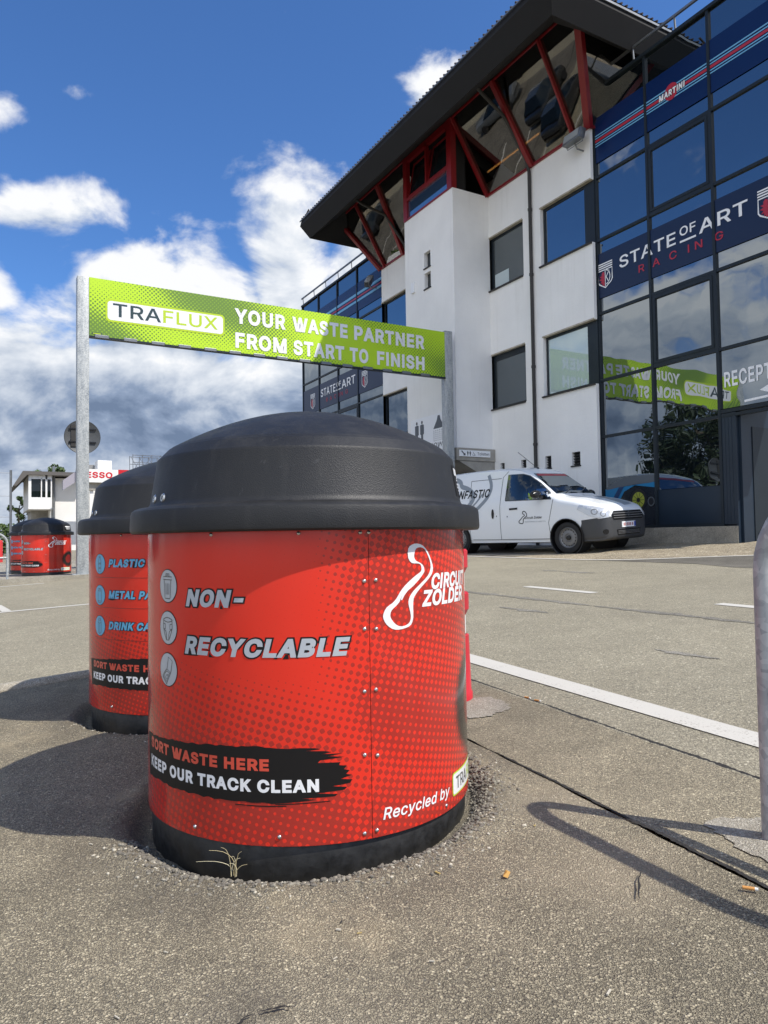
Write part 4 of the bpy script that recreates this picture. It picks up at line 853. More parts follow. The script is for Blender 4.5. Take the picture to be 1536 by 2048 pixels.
def ripple_brush(u0, u1, shift=0.0):
    rnd = random.Random(5)
    top = [(-0.80, 0.325), (-0.72, 0.331), (-0.64, 0.339), (-0.575, 0.3436), (-0.45, 0.350), (-0.33, 0.3535), (-0.215, 0.350)]
    bot = [(-0.30, 0.218), (-0.438, 0.2177), (-0.578, 0.2185), (-0.686, 0.2186), (-0.80, 0.211)]
    pts = []
    for a, b in zip(top[:-1], top[1:]):
        for k in range(8):
            t_ = k/8; pts.append((a[0]+(b[0]-a[0])*t_, a[1]+(b[1]-a[1])*t_+rnd.uniform(-.002, .0025)))
    # ragged bristle end
    for (u, z) in ((-0.190, .3495), (-.178, .346), (-.215, .3435), (-.165, .341), (-.150, .3375), (-.175, .334), (-.122, .3325), (-.160, .328), (-.118, .3235), (-.178, .319), (-.185, .313), (-.128, .311), (-.132, .304), (-.112, .301), (-.120, .293), (-.105, .289), (-.114, .281), (-.100, .277), (-.128, .270), (-.098, .266), (-.104, .258), (-.150, .254), (-.112, .249), (-.118, .243), (-.19, .239), (-.135, .234), (-.142, .229), (-.225, .2285), (-.190, .224), (-.232, .2205)):
        pts.append((u, z))
    for a, b in zip(bot[:-1], bot[1:]):
        for k in range(8):
            t_ = k/8; pts.append((a[0]+(b[0]-a[0])*t_, a[1]+(b[1]-a[1])*t_+rnd.uniform(-.0025, .002)))
    pts = [(max(p[0], u0)+shift, p[1]) for p in pts]
    return tri_geo(pts)


def container(name, label, loc, kind, group):
    th = thing(name, label, 'waste bin', loc, group, local=True)
    mb = MB(); mb.lathe([(0.474, -0.06), (0.475, 0.0), (0.477, 0.066), (0.470, 0.075)], 128); build('base', mb, M_base, th, smooth=R(40))
    mb = MB()
    aS = -PI/2+(-0.047/PR)                      # seam direction
    g = 0.0007/PR
    mb.lathe([(PR-0.006, 0.0625), (PR-0.001, 0.062), (PR, 0.063), (PR, 0.80), (PR, 0.845), (PR-0.006, 0.845)], 160, a0=aS+g, a1=aS+2*PI-g)
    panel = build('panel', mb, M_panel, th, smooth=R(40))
    # --- print on the sheet
    mats = [M_txblack, M_txgrey, M_txwhite, M_txblue, M_txred, M_txdark, M_txlime, M_txdkred]
    mb = MB(); r1, r2, r3 = PR+0.0006, PR+0.0011, PR+0.0016
    sh = 0.0 if kind == 'grey' else 0.078
    wrap(mb, ripple_brush(-0.81, 0, sh), r1, 0, DZ)
    wrap(mb, stroke([(-0.29+sh, .2145), (-0.22+sh, .2165), (-.155+sh, .2185)], .0022), r1, 0, DZ)
    wrap(mb, stroke([(-0.395+sh, .2100), (-0.33+sh, .2095), (-.262+sh, .2105)], .0025), r1, 0, DZ)
    wrap(mb, fit_text('SORT WASTE HERE', -0.757+sh, -0.305+sh, 0.2945, 0.3245, 0.042), r2, 4, DZ)
    wrap(mb, fit_text('KEEP OUR TRACK CLEAN', -0.758+sh, -0.182+sh, 0.2425, 0.2745, 0.042), r2, 2, DZ)
    if kind == 'grey':
        a, b = fit_text('NON-', -0.549, -0.366, 0.695, 0.7405, 0.044, 0.22, 0.98, outline=0.094); wrap(mb, b, r1, 0, DZ); wrap(mb, a, r3, 1, DZ)
        a, b = fit_text('RECYCLABLE', -0.554, -0.099, 0.5725, 0.6195, 0.044, 0.22, 0.98, outline=0.094); wrap(mb, b, r1, 0, DZ); wrap(mb, a, r3, 1, DZ)
        ic, zs, disc = -0.6325, (0.7453, 0.634, 0.523), 1
    else:
        for txt, u1, z0 in (('PLASTIC', -0.338, 0.741), ('METAL PACKAGING', -0.095, 0.604), ('DRINK CARTONS', -0.152, 0.4695)):
            a, b = fit_text(txt, -0.539, u1, z0, z0+0.0355, 0.044, 0.22, 0.98, outline=0.094); wrap(mb, b, r1, 0, DZ); wrap(mb, a, r3, 3, DZ)
        for z in (0.6955, 0.564, 0.426): wrap(mb, stroke([(-0.655, z), (-0.09, z)], 0.002), r1, 7, DZ)
        ic, zs, disc = -0.611, (0.7545, 0.617, 0.482), 3
    for k, z in enumerate(zs):
        wrap(mb, ellipse(ic, z, 0.0465, 0.0455, 36), r1, 0, DZ); wrap(mb, ellipse(ic, z, 0.0440, 0.0430, 36), r2, disc, DZ)
        def ln(pts, wd=0.0024, cl=False): wrap(mb, stroke([(ic+p[0]*0.045, z+p[1]*0.044) for p in pts], wd, cl), r3, 5, DZ)
        if kind == 'grey' and k == 0:      # dustbin
            ln([(-.50, .38), (.50, .38), (.50, .56), (-.50, .56)], cl=True); ln([(-.22, .58), (-.20, .74), (.20, .74), (.22, .58)]); ln([(-.12, .58), (-.11, .66), (.11, .66), (.12, .58)])
            ln([(-.40, .36), (-.31, -.70), (-.26, -.76), (.26, -.76), (.31, -.70), (.40, .36)])
            for xx in (-.16, 0, .16): ln([(xx*1.15, .16), (xx, -.52)])
        elif kind == 'grey' and k == 1:    # nappy
            ln(smooth_pts([(-.50, .50), (0, .62), (.50, .50), (.44, .42), (0, .34), (-.44, .42)], 3), cl=True)
            ln([(-.5, .5), (-.52, 0), (-.44, -.22), (-.28, -.52), (-.14, -.74), (.14, -.74), (.28, -.52), (.44, -.22), (.52, 0), (.5, .5)])
            ln([(-.5, .24), (-.26, .20), (-.26, -.08), (-.5, -.06)]); ln([(.5, .24), (.26, .20), (.26, -.08), (.5, -.06)])
            ln(smooth_pts([(-.5, -.12), (-.24, -.20), (-.13, -.48), (-.14, -.72)], 3, False)); ln(smooth_pts([(.5, -.12), (.24, -.20), (.13, -.48), (.14, -.72)], 3, False))
        elif kind == 'grey':               # opened takeaway box
            ln([(.08, .76), (.52, .56), (.34, -.16), (-.10, .02)], cl=True); ln([(-.10, .02), (-.20, -.02), (-.62, -.40), (-.08, -.76), (.34, -.16)]); ln([(-.48, -.36), (-.08, -.60), (.20, -.18), (-.14, -.10)], cl=True)
            ln([(-.62, -.40), (-.58, -.52), (-.10, -.90), (-.08, -.76)])
            ln([(-.16, -.30), (-.08, -.42)]); ln([(.02, -.30), (-.10, -.36)])
        elif k == 0:                       # bottle
            ln([(-.12, .80), (.12, .80), (.12, .58), (.24, .34), (.24, -.78), (-.24, -.78), (-.24, .34), (-.12, .58)], cl=True)
            for zz in (.66, .10, .0, -.34, -.46): ln([(-.24 if zz < .5 else -.12, zz), (.24 if zz < .5 else .12, zz)])
        elif k == 1:                       # can
            ln([(-.26, .62), (.26, .62), (.34, .44), (.34, -.62), (.24, -.76), (-.24, -.76), (-.34, -.62), (-.34, .44)], cl=True); ln([(-.34, .42), (.34, .42)]); ln([(-.34, -.60), (.34, -.60)])
            wrap(mb, ellipse(ic, z+0.027, 0.008, 0.003, 12), r3, 5, DZ)
        else:                              # carton
            ln([(-.30, .34), (-.20, .74), (.14, .74), (.30, .34), (.30, -.66), (.0, -.80), (-.30, -.66)], cl=True); ln([(-.30, .34), (.0, .22), (.30, .34)]); ln([(0, .22), (0, -.80)]); ln([(-.16, .60), (.04, .44), (.14, .74)])
    # circuit ribbon and name
    ro = [(0.0727, 0.8116), (0.0732, 0.8361), (0.0859, 0.8462), (0.1042, 0.8491), (0.1260, 0.8436), (0.1460, 0.8268), (0.1608, 0.8031), (0.1682, 0.7815), (0.1613, 0.7643), (0.1379, 0.7462), (0.1148, 0.7303), (0.0984, 0.7161), (0.0891, 0.7035), (0.0868, 0.6811), (0.0867, 0.6548), (0.0788, 0.6367), (0.0616, 0.6298), (0.0382, 0.6271), (0.0182, 0.6306), (0.0013, 0.6429), (-0.0079, 0.6582), (-0.0077, 0.6709), (0.0020, 0.6868), (0.0195, 0.6968), (0.0330, 0.7089), (0.0447, 0.7249), (0.0591, 0.7390), (0.0788, 0.7530), (0.0996, 0.7653), (0.1159, 0.7731), (0.1203, 0.7815), (0.1164, 0.7931), (0.1030, 0.7964), (0.0849, 0.7980)]
    ri = [(0.0944, 0.8223), (0.1012, 0.8355), (0.1175, 0.8389), (0.1344, 0.8328), (0.1487, 0.8132), (0.1574, 0.7935), (0.1553, 0.7762), (0.1443, 0.7613), (0.1207, 0.7452), (0.0988, 0.7312), (0.0831, 0.7189), (0.0728, 0.7046), (0.0713, 0.6897), (0.0770, 0.6687), (0.0779, 0.6517), (0.0690, 0.6394), (0.0475, 0.6347), (0.0295, 0.6408), (0.0165, 0.6546), (0.0124, 0.6659), (0.0169, 0.6785), (0.0304, 0.6887), (0.0419, 0.6991), (0.0491, 0.7135), (0.0636, 0.7257), (0.0860, 0.7376), (0.1100, 0.7534), (0.1284, 0.7697), (0.1315, 0.7772), (0.1275, 0.7889), (0.1165, 0.7969), (0.1005, 0.8032), (0.0941, 0.8119)]
    wrap(mb, tri_geo(smooth_pts(ro, 2), smooth_pts(ri, 2)), r2, 2, DZ)
    sl_ = [(0.0478, 0.7033), (0.0530, 0.7170), (0.0588, 0.7258), (0.0790, 0.7455), (0.1150, 0.7640), (0.1105, 0.7560), (0.0886, 0.7400), (0.0684, 0.7280), (0.0560, 0.7160)]
    wrap(mb, stroke(sl_[:5], 0.004), r2, 2, DZ); wrap(mb, stroke(sl_[5:]+[sl_[0]], 0.0045), r2, 2, DZ)
    wrap(mb, fit_text('CIRCUIT', 0.160, 0.396, 0.7235, 0.7675, 0.036, 0.2, 0.92), r2, 2, DZ)
    wrap(mb, fit_text('ZOLDER', 0.120, 0.366, 0.6795, 0.724, 0.036, 0.2, 0.92), r2, 2, DZ)
    wrap(mb, fit_text('Recycled by', -0.017, 0.233, 0.145, 0.182, 0.014, 0.2), r2, 2, DZ)
    def rrect(x0, x1, y0, y1, rad):
        return polyg([(cx+rad*math.cos(a), cy+rad*math.sin(a)) for cx, cy, a0 in ((x1-rad, y1-rad, 0), (x0+rad, y1-rad, 90), (x0+rad, y0+rad, 180), (x1-rad, y0+rad, 270)) for a in [R(a0+k*30) for k in range(4)]])
    wrap(mb, rrect(0.252, 0.520, 0.141, 0.205, 0.010), r1, 6, DZ); wrap(mb, rrect(0.256, 0.516, 0.145, 0.201, 0.008), r2, 2, DZ)
    wrap(mb, fit_text('TRA', 0.275, 0.372, 0.156, 0.191, 0.012), r3, 5, DZ); wrap(mb, fit_text('FLUX', 0.380, 0.498, 0.156, 0.191, 0.012), r3, 6, DZ)
    build('lettering', mb, mats, panel)
    # --- rivets
    mb = MB(); mb.lathe([(0.0001, 0.0045), (0.003, 0.004), (0.0052, 0.002), (0.0055, 0)], 12, axis='Y')
    mb.v = [Vector((v.x, -v.y, v.z)) for v in mb.v]
    riv = build('rivet', mb, M_rivet, panel, smooth=R(80)); first = True
    pts = [(-.060, .7565), (-.028, .758), (-.0608, .6358), (-.0285, .634), (-.0632, .4794), (-.0316, .481), (-.0650, .3215), (-.0300, .316), (-.0680, .128), (-.0345, .1303), (-.2802, .136), (.2141, .1303), (-.069, .880), (-.2254, .880), (-.046, .880), (-.52, .136), (-.46, .880)]
    for u, z in pts:
        o = riv if first else riv.copy(); first = False
        if o is not riv: COL.objects.link(o); o.parent = panel
        a = u/PR; o.location = (PR*math.sin(a), -PR*math.cos(a), z+DZ); o.rotation_euler = (0, 0, a)
    # --- lid
    prof = [(0.476, 0.846), (0.520, 0.8365), (0.530, 0.8365), (0.535, 0.842), (0.536, 0.850), (0.534, 0.889), (0.531, 0.899), (0.524, 0.905), (0.515, 0.9085), (0.494, 0.911), (0.486, 0.9135), (0.481, 0.919), (0.478, 0.928), (0.4582, 1.0470), (0.4572, 1.0520), (0.4562, 1.0540), (0.4545, 1.0556), (0.4290, 1.0818), (0.4272, 1.0834), (0.4255, 1.0845), (0.4225, 1.0862)]
    for k in range(1, 15):
        r_ = 0.423*math.cos(PI/2*k/14); prof.append((max(r_, 0.0004), 1.0868+0.1255*(1-(r_/0.423)**1.9)))
    mb = MB(); mb.lathe(prof, 160); lid = build('lid', mb, M_lid, th, smooth=R(24))
    for a in (R(-80), R(-88.5)):
        mb = MB(); c = Vector((0.475*math.sin(a), -0.475*math.cos(a), 0.934)); d = Vector((math.sin(a), -math.cos(a), 0.16)).normalized(); s_ = Vector((math.cos(a), math.sin(a), 0)); n_ = d.cross(s_)
        rings = [(0.0135, -0.004), (0.0135, 0.003), (0.0105, 0.006), (0.006, 0.006), (0.0055, 0.003), (0.0001, 0.003)]
        vs = [c+d*h+(s_*math.cos(2*PI*k/16)+n_*math.sin(2*PI*k/16))*r_ for r_, h in rings for k in range(16)]
        mb.add(vs, [(i*16+k, i*16+(k+1) % 16, (i+1)*16+(k+1) % 16, (i+1)*16+k) for i in range(5) for k in range(16)])
        build('hinge_bolt', mb, M_rivet, lid, smooth=R(40))
    # recycling sticker on the slope of the lid
    mb = MB()
    def onlid(a, z): r_ = 0.478-0.0195*(z-0.928)/0.118+0.0012; return (r_*math.sin(a), -r_*math.cos(a), z)
    def lq(a0, a1, z0, z1, lift, mi):
        mb.cur = mi; n_ = 8; vs = []
        for k in range(n_+1):
            a = R(a0+(a1-a0)*k/n_)
            for z in (z0, z1):
                p = Vector(onlid(a, z)); p += Vector((p.x, p.y, 0)).normalized()*lift; vs.append(p)
        mb.add(vs, [(2*k, 2*k+2, 2*k+3, 2*k+1) for k in range(n_)])
    lq(43, 72, 0.938, 1.030, 0, 0); lq(45, 70, 1.000, 1.022, 0.0006, 1)
    for z in (0.953, 0.963, 0.972, 0.985, 0.992): lq(47+(z*997) % 3, 60+(z*1777) % 8, z, z+0.0045, 0.0006, 1)
    build('sticker', mb, [M_txblack, M_txwhite], lid)
    return th


G1 = 'printed red waste containers with black domed lids'
bin1 = container('waste_container', 'large near red bin printed NON-RECYCLABLE in silver letters, filling the foreground', (0.909, 2.090, 0.05), 'grey', G1)
bin2 = container('waste_container', 'red bin with blue PLASTIC and METAL icons, standing just behind the big NON-RECYCLABLE bin', (0.930, 3.550, 0.064), 'blue', G1)
copy_thing(bin1, (1.246, 16.81, 0.198), 'small distant red bin at far left whose white circuit logo shows in full')
copy_thing(bin2, (1.10, 18.30, 0.205), 'small distant red bin with blue icons, half hidden behind the other distant bin')


# ------------------------------------------------------------------ banner gate over the road
BY = 15.61
gate = thing('banner_gate', 'tall lime green TRAFLUX banner hung between two galvanised posts across the road', 'banner', (6.4, BY, gz(6.4, BY)))
for x0, x1, zt in ((1.712, 1.940, 6.325), (10.775, 11.02, 6.375)):
    z0 = gz((x0+x1)/2, BY)-0.02
    mb = MB(); mb.box(x0, x1, BY-0.02, BY+0.20, z0, zt); p = build('post', mb, M_galv, gate, bevel=0.018, smooth=R(40))
    mb = MB(); mb.box(x0-0.09, x1+0.09, BY-0.09, BY+0.29, z0, z0+0.035+0.06*(x0 < 5)); build('foot_plate', mb, M_galv, p)
mb = MB(); mb.box(1.945, 10.77, BY, BY+0.05, 5.115, 6.33)
ban = build('banner', mb, M_banner, gate)
mb = MB(); O = (0, BY-0.004, 0); U = (1, 0, 0); V = (0, 0, 1); O2 = (0, BY-0.008, 0)
def rr(x0, x1, y0, y1, rad):
    return polyg([(cx+rad*math.cos(a), cy+rad*math.sin(a)) for cx, cy, a0 in ((x1-rad, y1-rad, 0), (x0+rad, y1-rad, 90), (x0+rad, y0+rad, 180), (x1-rad, y0+rad, 270)) for a in [R(a0+k*18) for k in range(6)]])
mb.flat(O, U, V, rr(2.26, 4.785, 5.455, 5.935, 0.09), 2); mb.flat((0, BY-0.006, 0), U, V, rr(2.30, 4.745, 5.495, 5.895, 0.07), 0)
mb.flat(O2, U, V, fit_text('TRA', 2.405, 3.385, 5.575, 5.855, 0.010), 1); mb.flat(O2, U, V, fit_text('FLUX', 3.43, 4.625, 5.575, 5.855, 0.010), 2)
for tx, x0, x1, z0, z1 in (('YOUR', 5.015, 6.25, 5.785, 6.14), ('WASTE', 6.42, 7.88, 5.785, 6.14), ('PARTNER', 8.06, 10.13, 5.785, 6.14), ('FROM', 5.03, 6.27, 5.225, 5.585), ('START', 6.44, 7.78, 5.225, 5.585), ('TO', 7.93, 8.45, 5.225, 5.585), ('FINISH', 8.70, 10.12, 5.225, 5.585)):
    mb.flat(O2, U, V, fit_text(tx, x0, x1, z0, z1, 0.038, 0, 1.0), 0)
mb.flat(O, U, V, rr(1.99, 2.19, 5.15, 5.19, 0.015), 1); mb.flat((0, BY-0.006, 0), U, V, rr(2.01, 2.17, 5.16, 5.18, 0.008), 2)
build('lettering', mb, [M_txwhite, M_txslate, M_txlime], ban)
mb = MB(); mb.box(1.945, 10.77, BY-0.03, BY+0.08, 5.075, 5.112); build('bottom_rail', mb, M_frame, gate)
clip = None
for k in range(15):
    x = 2.05+k*0.567
    if clip is None:
        mb = MB(); mb.box(x, x+0.27, BY-0.036, BY-0.005, 5.078, 5.145); clip = build('clip', mb, M_metal, gate, bevel=0.006)
    else:
        c = clip.copy(); COL.objects.link(c); c.parent = gate; c.location.x += k*0.567

# round traffic sign seen from behind, just beyond the left post
zs = gz(1.93, 16.6)+0.05
sg = thing('traffic_sign', 'round traffic sign seen from its grey back, half hidden by the left banner post', 'road sign', (1.93, 16.6, zs))
mb = MB(); mb.tube([(1.93, 16.68, zs), (1.93, 16.68, 3.5)], 0.03, 12); build('pole', mb, M_galv, sg, smooth=1)
mb = MB(); mb.lathe([(0.0001, 16.60), (0.345, 16.60), (0.36, 16.59), (0.368, 16.60), (0.368, 16.625), (0.0001, 16.625)], 48, (1.93, 0, 3.15), 'Y'); disc = build('disc', mb, pmat('sign_back', (.085, .09, .095), .55, metal=.3), sg, smooth=R(40))
for z in (3.02, 3.30):
    mb = MB(); mb.box(1.66, 2.20, 16.565, 16.598, z, z+0.03); build('bracket', mb, M_black, disc)
mb = MB(); mb.box(1.70, 1.90, 16.58, 16.599, 2.93, 3.40); build('back_plate', mb, M_pipe, disc)


# ------------------------------------------------------------------ bicycle hoops and marker post
def hoop(name, label, x, y, rz):
    z = gz(x, y); th = thing(name, label, 'bike rack', (x, y, z), 'galvanised bicycle hoops', rz, local=True)
    H, L, rb, r_ = 0.895, 0.85, 0.21, 0.0245
    P = [(0, 0, -0.03), (0, 0, 0.2), (0, 0, H-rb)]
    for k in range(1, 9): a = PI/2*k/8; P.append((0, -rb+rb*math.cos(a), H-rb+rb*math.sin(a)))
    P.append((0, -L/2, H))
    for k in range(0, 9): a = PI/2*k/8; P.append((0, -L+rb-rb*math.sin(a), H-rb+rb*math.cos(a)))
    P += [(0, -L, 0.2), (0, -L, -0.03)]
    mb = MB(); mb.tube(P, r_, 20); build('frame', mb, M_galv, th, smooth=R(60))
    mb = MB(); mb.tube([(0, -0.022, 0.43), (0, -L+0.022, 0.43)], 0.017, 16); build('crossbar', mb, M_galv, th, smooth=R(60))
    return th


hoop('bicycle_hoop', 'galvanised steel hoop close at the right edge, its shadow lying across the asphalt', 1.745, 1.118, 0)
hoop('bicycle_hoop', 'small distant galvanised hoop at the left edge near the distant bins', 0.475, 15.75, R(-70)).location.z += 0.06
mp = thing('marker_post', 'red and white striped plastic marker post peeking out behind the NON-RECYCLABLE bin', 'bollard', (1.922, 2.80, gz(1.922, 2.80)+0.01))
bx, by_, bz = 1.922, 2.80, gz(1.922, 2.80)+0.01
M_bred = pmat('red_plastic', (0.52, 0.016, 0.030), 0.35, vary=0.1); M_bwhite = pmat('white_plastic', (0.72, 0.73, 0.71), 0.4)
mb = MB(); mb.lathe([(0.110, 0), (0.110, 0.035), (0.104, 0.045), (0.097, 0.30), (0.085, 0.303)], 40, (bx, by_, bz)); build('foot', mb, M_bred, mp, smooth=R(40))
for z0, z1, r0, mt, nm in ((0.303, 0.395, 0.083, M_bwhite, 'sleeve'), (0.395, 0.500, 0.099, M_bred, 'collar'), (0.500, 0.590, 0.081, M_bwhite, 'sleeve'), (0.590, 0.700, 0.097, M_bred, 'collar')):
    c_ = 0.014 if mt is M_bred else 0.002
    mb = MB(); mb.lathe([(0.0001, z0), (r0-c_, z0), (r0-0.003, z0+c_*1.6), (r0, z0+c_*1.8), (r0, z1-0.008), (r0-c_/2, z1), (0.0001, z1)], 40, (bx, by_, bz)); build(nm, mb, mt, mp, smooth=R(35))

# ------------------------------------------------------------------ building
FX, WX = 12.57, 12.42
bld = thing('race_control_building', 'white and dark glass building with a red framed control room under a wide dark roof', 'building', (FX, 17.0, gz(FX, 17.0)))


def fgeo(mb, X, geo, mi):            # art on the facade, seen from the road: 2D x runs to the right = -Y
    mb.flat((X, 0, 0), (0, -1, 0), (0, 0, 1), geo, mi)


def ftext(mb, X, body, yl, yr, z0, z1, mi, **k): fgeo(mb, X, fit_text(body, -yl, -yr, z0, z1, **k), mi)


def frect(mb, X, yl, yr, z0, z1, mi): fgeo(mb, X, polyg([(-yl, z0), (-yr, z0), (-yr, z1), (-yl, z1)]), mi)


def walled(mb, x0, x1, ys, zs, holes):
    ys = sorted(set(ys+[h[0] for h in holes]+[h[1] for h in holes])); zs = sorted(set(zs+[h[2] for h in holes]+[h[3] for h in holes]))
    for a, b in zip(ys[:-1], ys[1:]):
        for c, d in zip(zs[:-1], zs[1:]):
            ym, zm = (a+b)/2, (c+d)/2
            if any(h[0] < ym < h[1] and h[2] < zm < h[3] for h in holes): continue
            mb.box(x0, x1, a, b, c, d)


SY = 16.87                            # mirror line of the front
mir = lambda y: 2*SY-y
near_h = [(11.87, 13.62, 7.70, 9.20), (14.29, 15.73, 7.71, 9.215), (11.87, 13.62, 4.37, 5.885), (14.29, 15.73, 4.38, 5.90)]
vents = [(15.245, 15.42, 2.62, 2.86), (14.36, 14.56, 2.56, 2.86), (13.42, 13.64, 2.55, 2.86), (12.43, 12.71, 2.53, 2.855)]
far_h = [(mir(b), mir(a), c, d) for a, b, c, d in near_h]
far_h[1] = (18.5, 19.45, 7.71, 9.215); far_h[3] = (18.5, 19.45, 4.38, 5.90)
mb = MB(); walled(mb, WX, WX+0.16, [11.87, 15.73], [0.4, 10.42], near_h+vents); build('wall', mb, M_white, bld)
mb = MB(); walled(mb, WX, WX+0.16, [18.01, 21.87], [0.4, 10.42], far_h); build('wall', mb, M_white, bld)
mb = MB(); mb.box(WX+0.30, 22, 11.9, 21.84, 0.4, 10.38); build('core', mb, M_interior, bld)
T0, T1, TX = 15.73, 18.26, 11.205
mb = MB(); walled(mb, TX, TX+0.12, [T0, T1], [3.27, 10.42], [(16.87, 17.20, 8.65, 9.105), (16.87, 17.20, 8.045, 8.50)])
mb.box(TX+0.12, WX+0.02, T0, T0+0.12, 3.27, 10.42); mb.box(TX+0.12, WX+0.02, T1-0.12, T1, 3.27, 10.42); mb.box(TX+0.12, WX, T0+0.12, T1-0.12, 10.30, 10.42)
tow = build('stair_tower', mb, M_white, bld)
mb = MB(); mb.box(TX+0.13, TX+0.16, T0+0.13, T1-0.13, 3.3, 10.2); build('tower_core', mb, M_interior, tow)
mb = MB(); mb.box(TX-0.055, TX-0.001, 17.72, 17.86, 8.12, 8.42); build('junction_box', mb, M_whitefilm, tow)
for z in (8.645, 8.04):
    mb = MB(); mb.box(TX-0.03, TX+0.05, 16.85, 17.22, z-0.03, z+0.001); build('sill', mb, M_pipe, tow)
mb = MB(); mb.box(TX-0.09, WX+0.0, T0-0.10, T1+0.10, 2.92, 3.265)
mb.prism([(TX-0.03, T0-0.07, 2.92), (WX, T0-0.07, 2.92), (WX, T0-0.07, 2.55), (TX+0.75, T0-0.07, 2.55)], (0, T1-T0+0.14, 0)); build('canopy', mb, M_conc2, bld, bevel=0.01)
mb = MB(); mb.box(TX+0.5, WX, T0+0.1, T1-0.1, 0.3, 2.56); build('entrance_recess', mb, M_soffit2, bld)


def window(y0, y1, z0, z1, glass, wide_right=0.07, top=0.06, reveal=True):
    Xg = WX+0.115
    mb = MB(); f = 0.055
    mb.box(Xg-0.025, Xg+0.03, y0, y0+wide_right, z0, z1); mb.box(Xg-0.025, Xg+0.03, y1-f, y1, z0, z1)
    mb.box(Xg-0.0245, Xg+0.03, y0+wide_right, y1-f, z0, z0+f); mb.box(Xg-0.0245, Xg+0.03, y0+wide_right, y1-f, z1-top, z1)
    wn = build('window', mb, M_frame, bld)
    mb = MB(); mb.box(Xg, Xg+0.015, y0+wide_right, y1-f, z0+f, z1-top); build('pane', mb, glass, wn)
    mb = MB(); mb.box(WX-0.05, WX+0.09, y0-0.0, y1+0.06, z0-0.035, z0+0.001); build('sill', mb, M_pipe, wn)
    mb = MB(); mb.box(WX-0.004, WX+0.09, y0+0.0, y1+0.05, z1-0.003, z1+0.035); build('lintel_edge', mb, M_wdirt, wn)
    return wn


window(11.88, 13.60, 7.705, 9.195, M_glass, 0.30, 0.07)
window(14.31, 15.72, 7.715, 9.21, M_glass2)
window(11.88, 13.60, 4.375, 5.88, M_glass3, 0.30, 0.07)
window(14.31, 15.72, 4.385, 5.895, M_glass2, 0.09, 0.16)
mb = MB(); mb.box(WX+0.100, WX+0.113, 15.02, 15.60, 7.775, 8.16); build('pale_panel', mb, pmat('pale_sheet', (.50, .58, .60), .6), bld)  # pale rectangle just in front of the lower part of the pane
for h in far_h: window(h[0]+0.01, h[1]-0.01, h[2]+0.005, h[3]-0.005, M_glass, 0.12)
for v in vents:
    mb = MB(); mb.box(WX+0.10, WX+0.12, v[0], v[1], v[2], v[3])
    for k in range(5):
        z = v[2]+(v[3]-v[2])*(k+0.5)/5; mb.bar((WX+0.075, v[0], z), (WX+0.075, v[1], z), 0.05, 0.008, (0.5, 0, 1))
    vt = build('vent', mb, M_black, bld)
    mb = MB(); mb.box(WX-0.03, WX+0.07, v[0]-0.02, v[1]+0.02, v[2]-0.03, v[2]+0.001); build('sill', mb, M_pipe, vt)
# down pipes
for yb, zt in ((13.95, 10.35),):
    mb = MB(); mb.tube([(10.75, 13.95, 12.05), (10.85, 13.95, 11.98), (11.55, 13.93, 11.55), (12.25, 13.93, 10.62), (12.36, 13.93, 10.3), (12.36, 13.93, 0.55)], 0.045, 10)
    for z in (9.3, 7.6, 5.2, 3.2): mb.lathe([(0.046, z-0.03), (0.058, z-0.03), (0.058, z+0.03), (0.046, z+0.03)], 12, (12.36, 13.93, 0))
    build('drain_pipe', mb, M_pipe, bld, smooth=R(50))
mb = MB(); mb.tube([(10.8, 20.6, 12.05), (10.95, 20.5, 11.9), (11.6, 20.1, 11.5), (12.25, 20.0, 10.62), (12.36, 20.0, 10.3), (12.36, 20.0, 0.55)], 0.045, 10); build('drain_pipe', mb, M_pipe, bld, smooth=R(50))

# ---- control room: glazing leaning outwards
ZB, ZT, LX, LT = 10.42, 12.32, 12.42, 11.2
OUT = 0.92


def lean_pane(bl, br, tr, tl, glass=None):
    n = (Vector(br)-Vector(bl)).cross(Vector(tl)-Vector(bl)).normalized()*0.012
    mb = MB(); mb.prism([bl, br, tr, tl], n); return build('leaning_pane', mb, glass or M_lantern, bld)


nearB, nearT = [11.87, 12.34, 13.84, 15.73], [11.87-OUT, 12.18, 13.90, 15.70]
farB, farT = [18.27, 20.29, 21.55, 21.87], [18.27, 19.89, 21.40, 21.87+OUT]
for Bs, Ts in ((nearB, nearT), (farB, farT)):
    for i in range(3):
        lean_pane((LX, Bs[i], ZB), (LX, Bs[i+1], ZB), (LT, Ts[i+1], ZT), (LT, Ts[i], ZT))
for yb, yt in ((11.87, 11.87-OUT), (21.87, 21.87+OUT)):
    for xa, xb in ((0, 1), (1, 2)):
        Xb = [LX, 14.4, 21.5]; Xt = [LT, 14.4, 21.5]
        lean_pane((Xb[xa], yb, ZB), (Xb[xb], yb, ZB), (Xt[xb], yt, ZT), (Xt[xa], yt, ZT))
    mb = MB(); mb.bar((14.4, yb, ZB), (14.4, yt, ZT), 0.07, 0.09, (0, -1, 0.4)); build('mullion', mb, M_redsteel, bld)
mull = [(11.87, 11.87-OUT, 0.17), (12.34, 12.18, 0.05), (13.84, 13.90, 0.12), (15.70, 15.66, 0.06), (20.29, 19.89, 0.12), (21.55, 21.40, 0.05), (21.87, 21.87+OUT, 0.13)]
for yb, yt, wd in mull:
    mb = MB(); mb.bar((LX-0.03, yb, ZB-0.01), (LT-0.03, yt, ZT), wd, 0.13, (-1, 0, -0.6)); build('mullion', mb, M_redsteel, bld)
mb = MB()
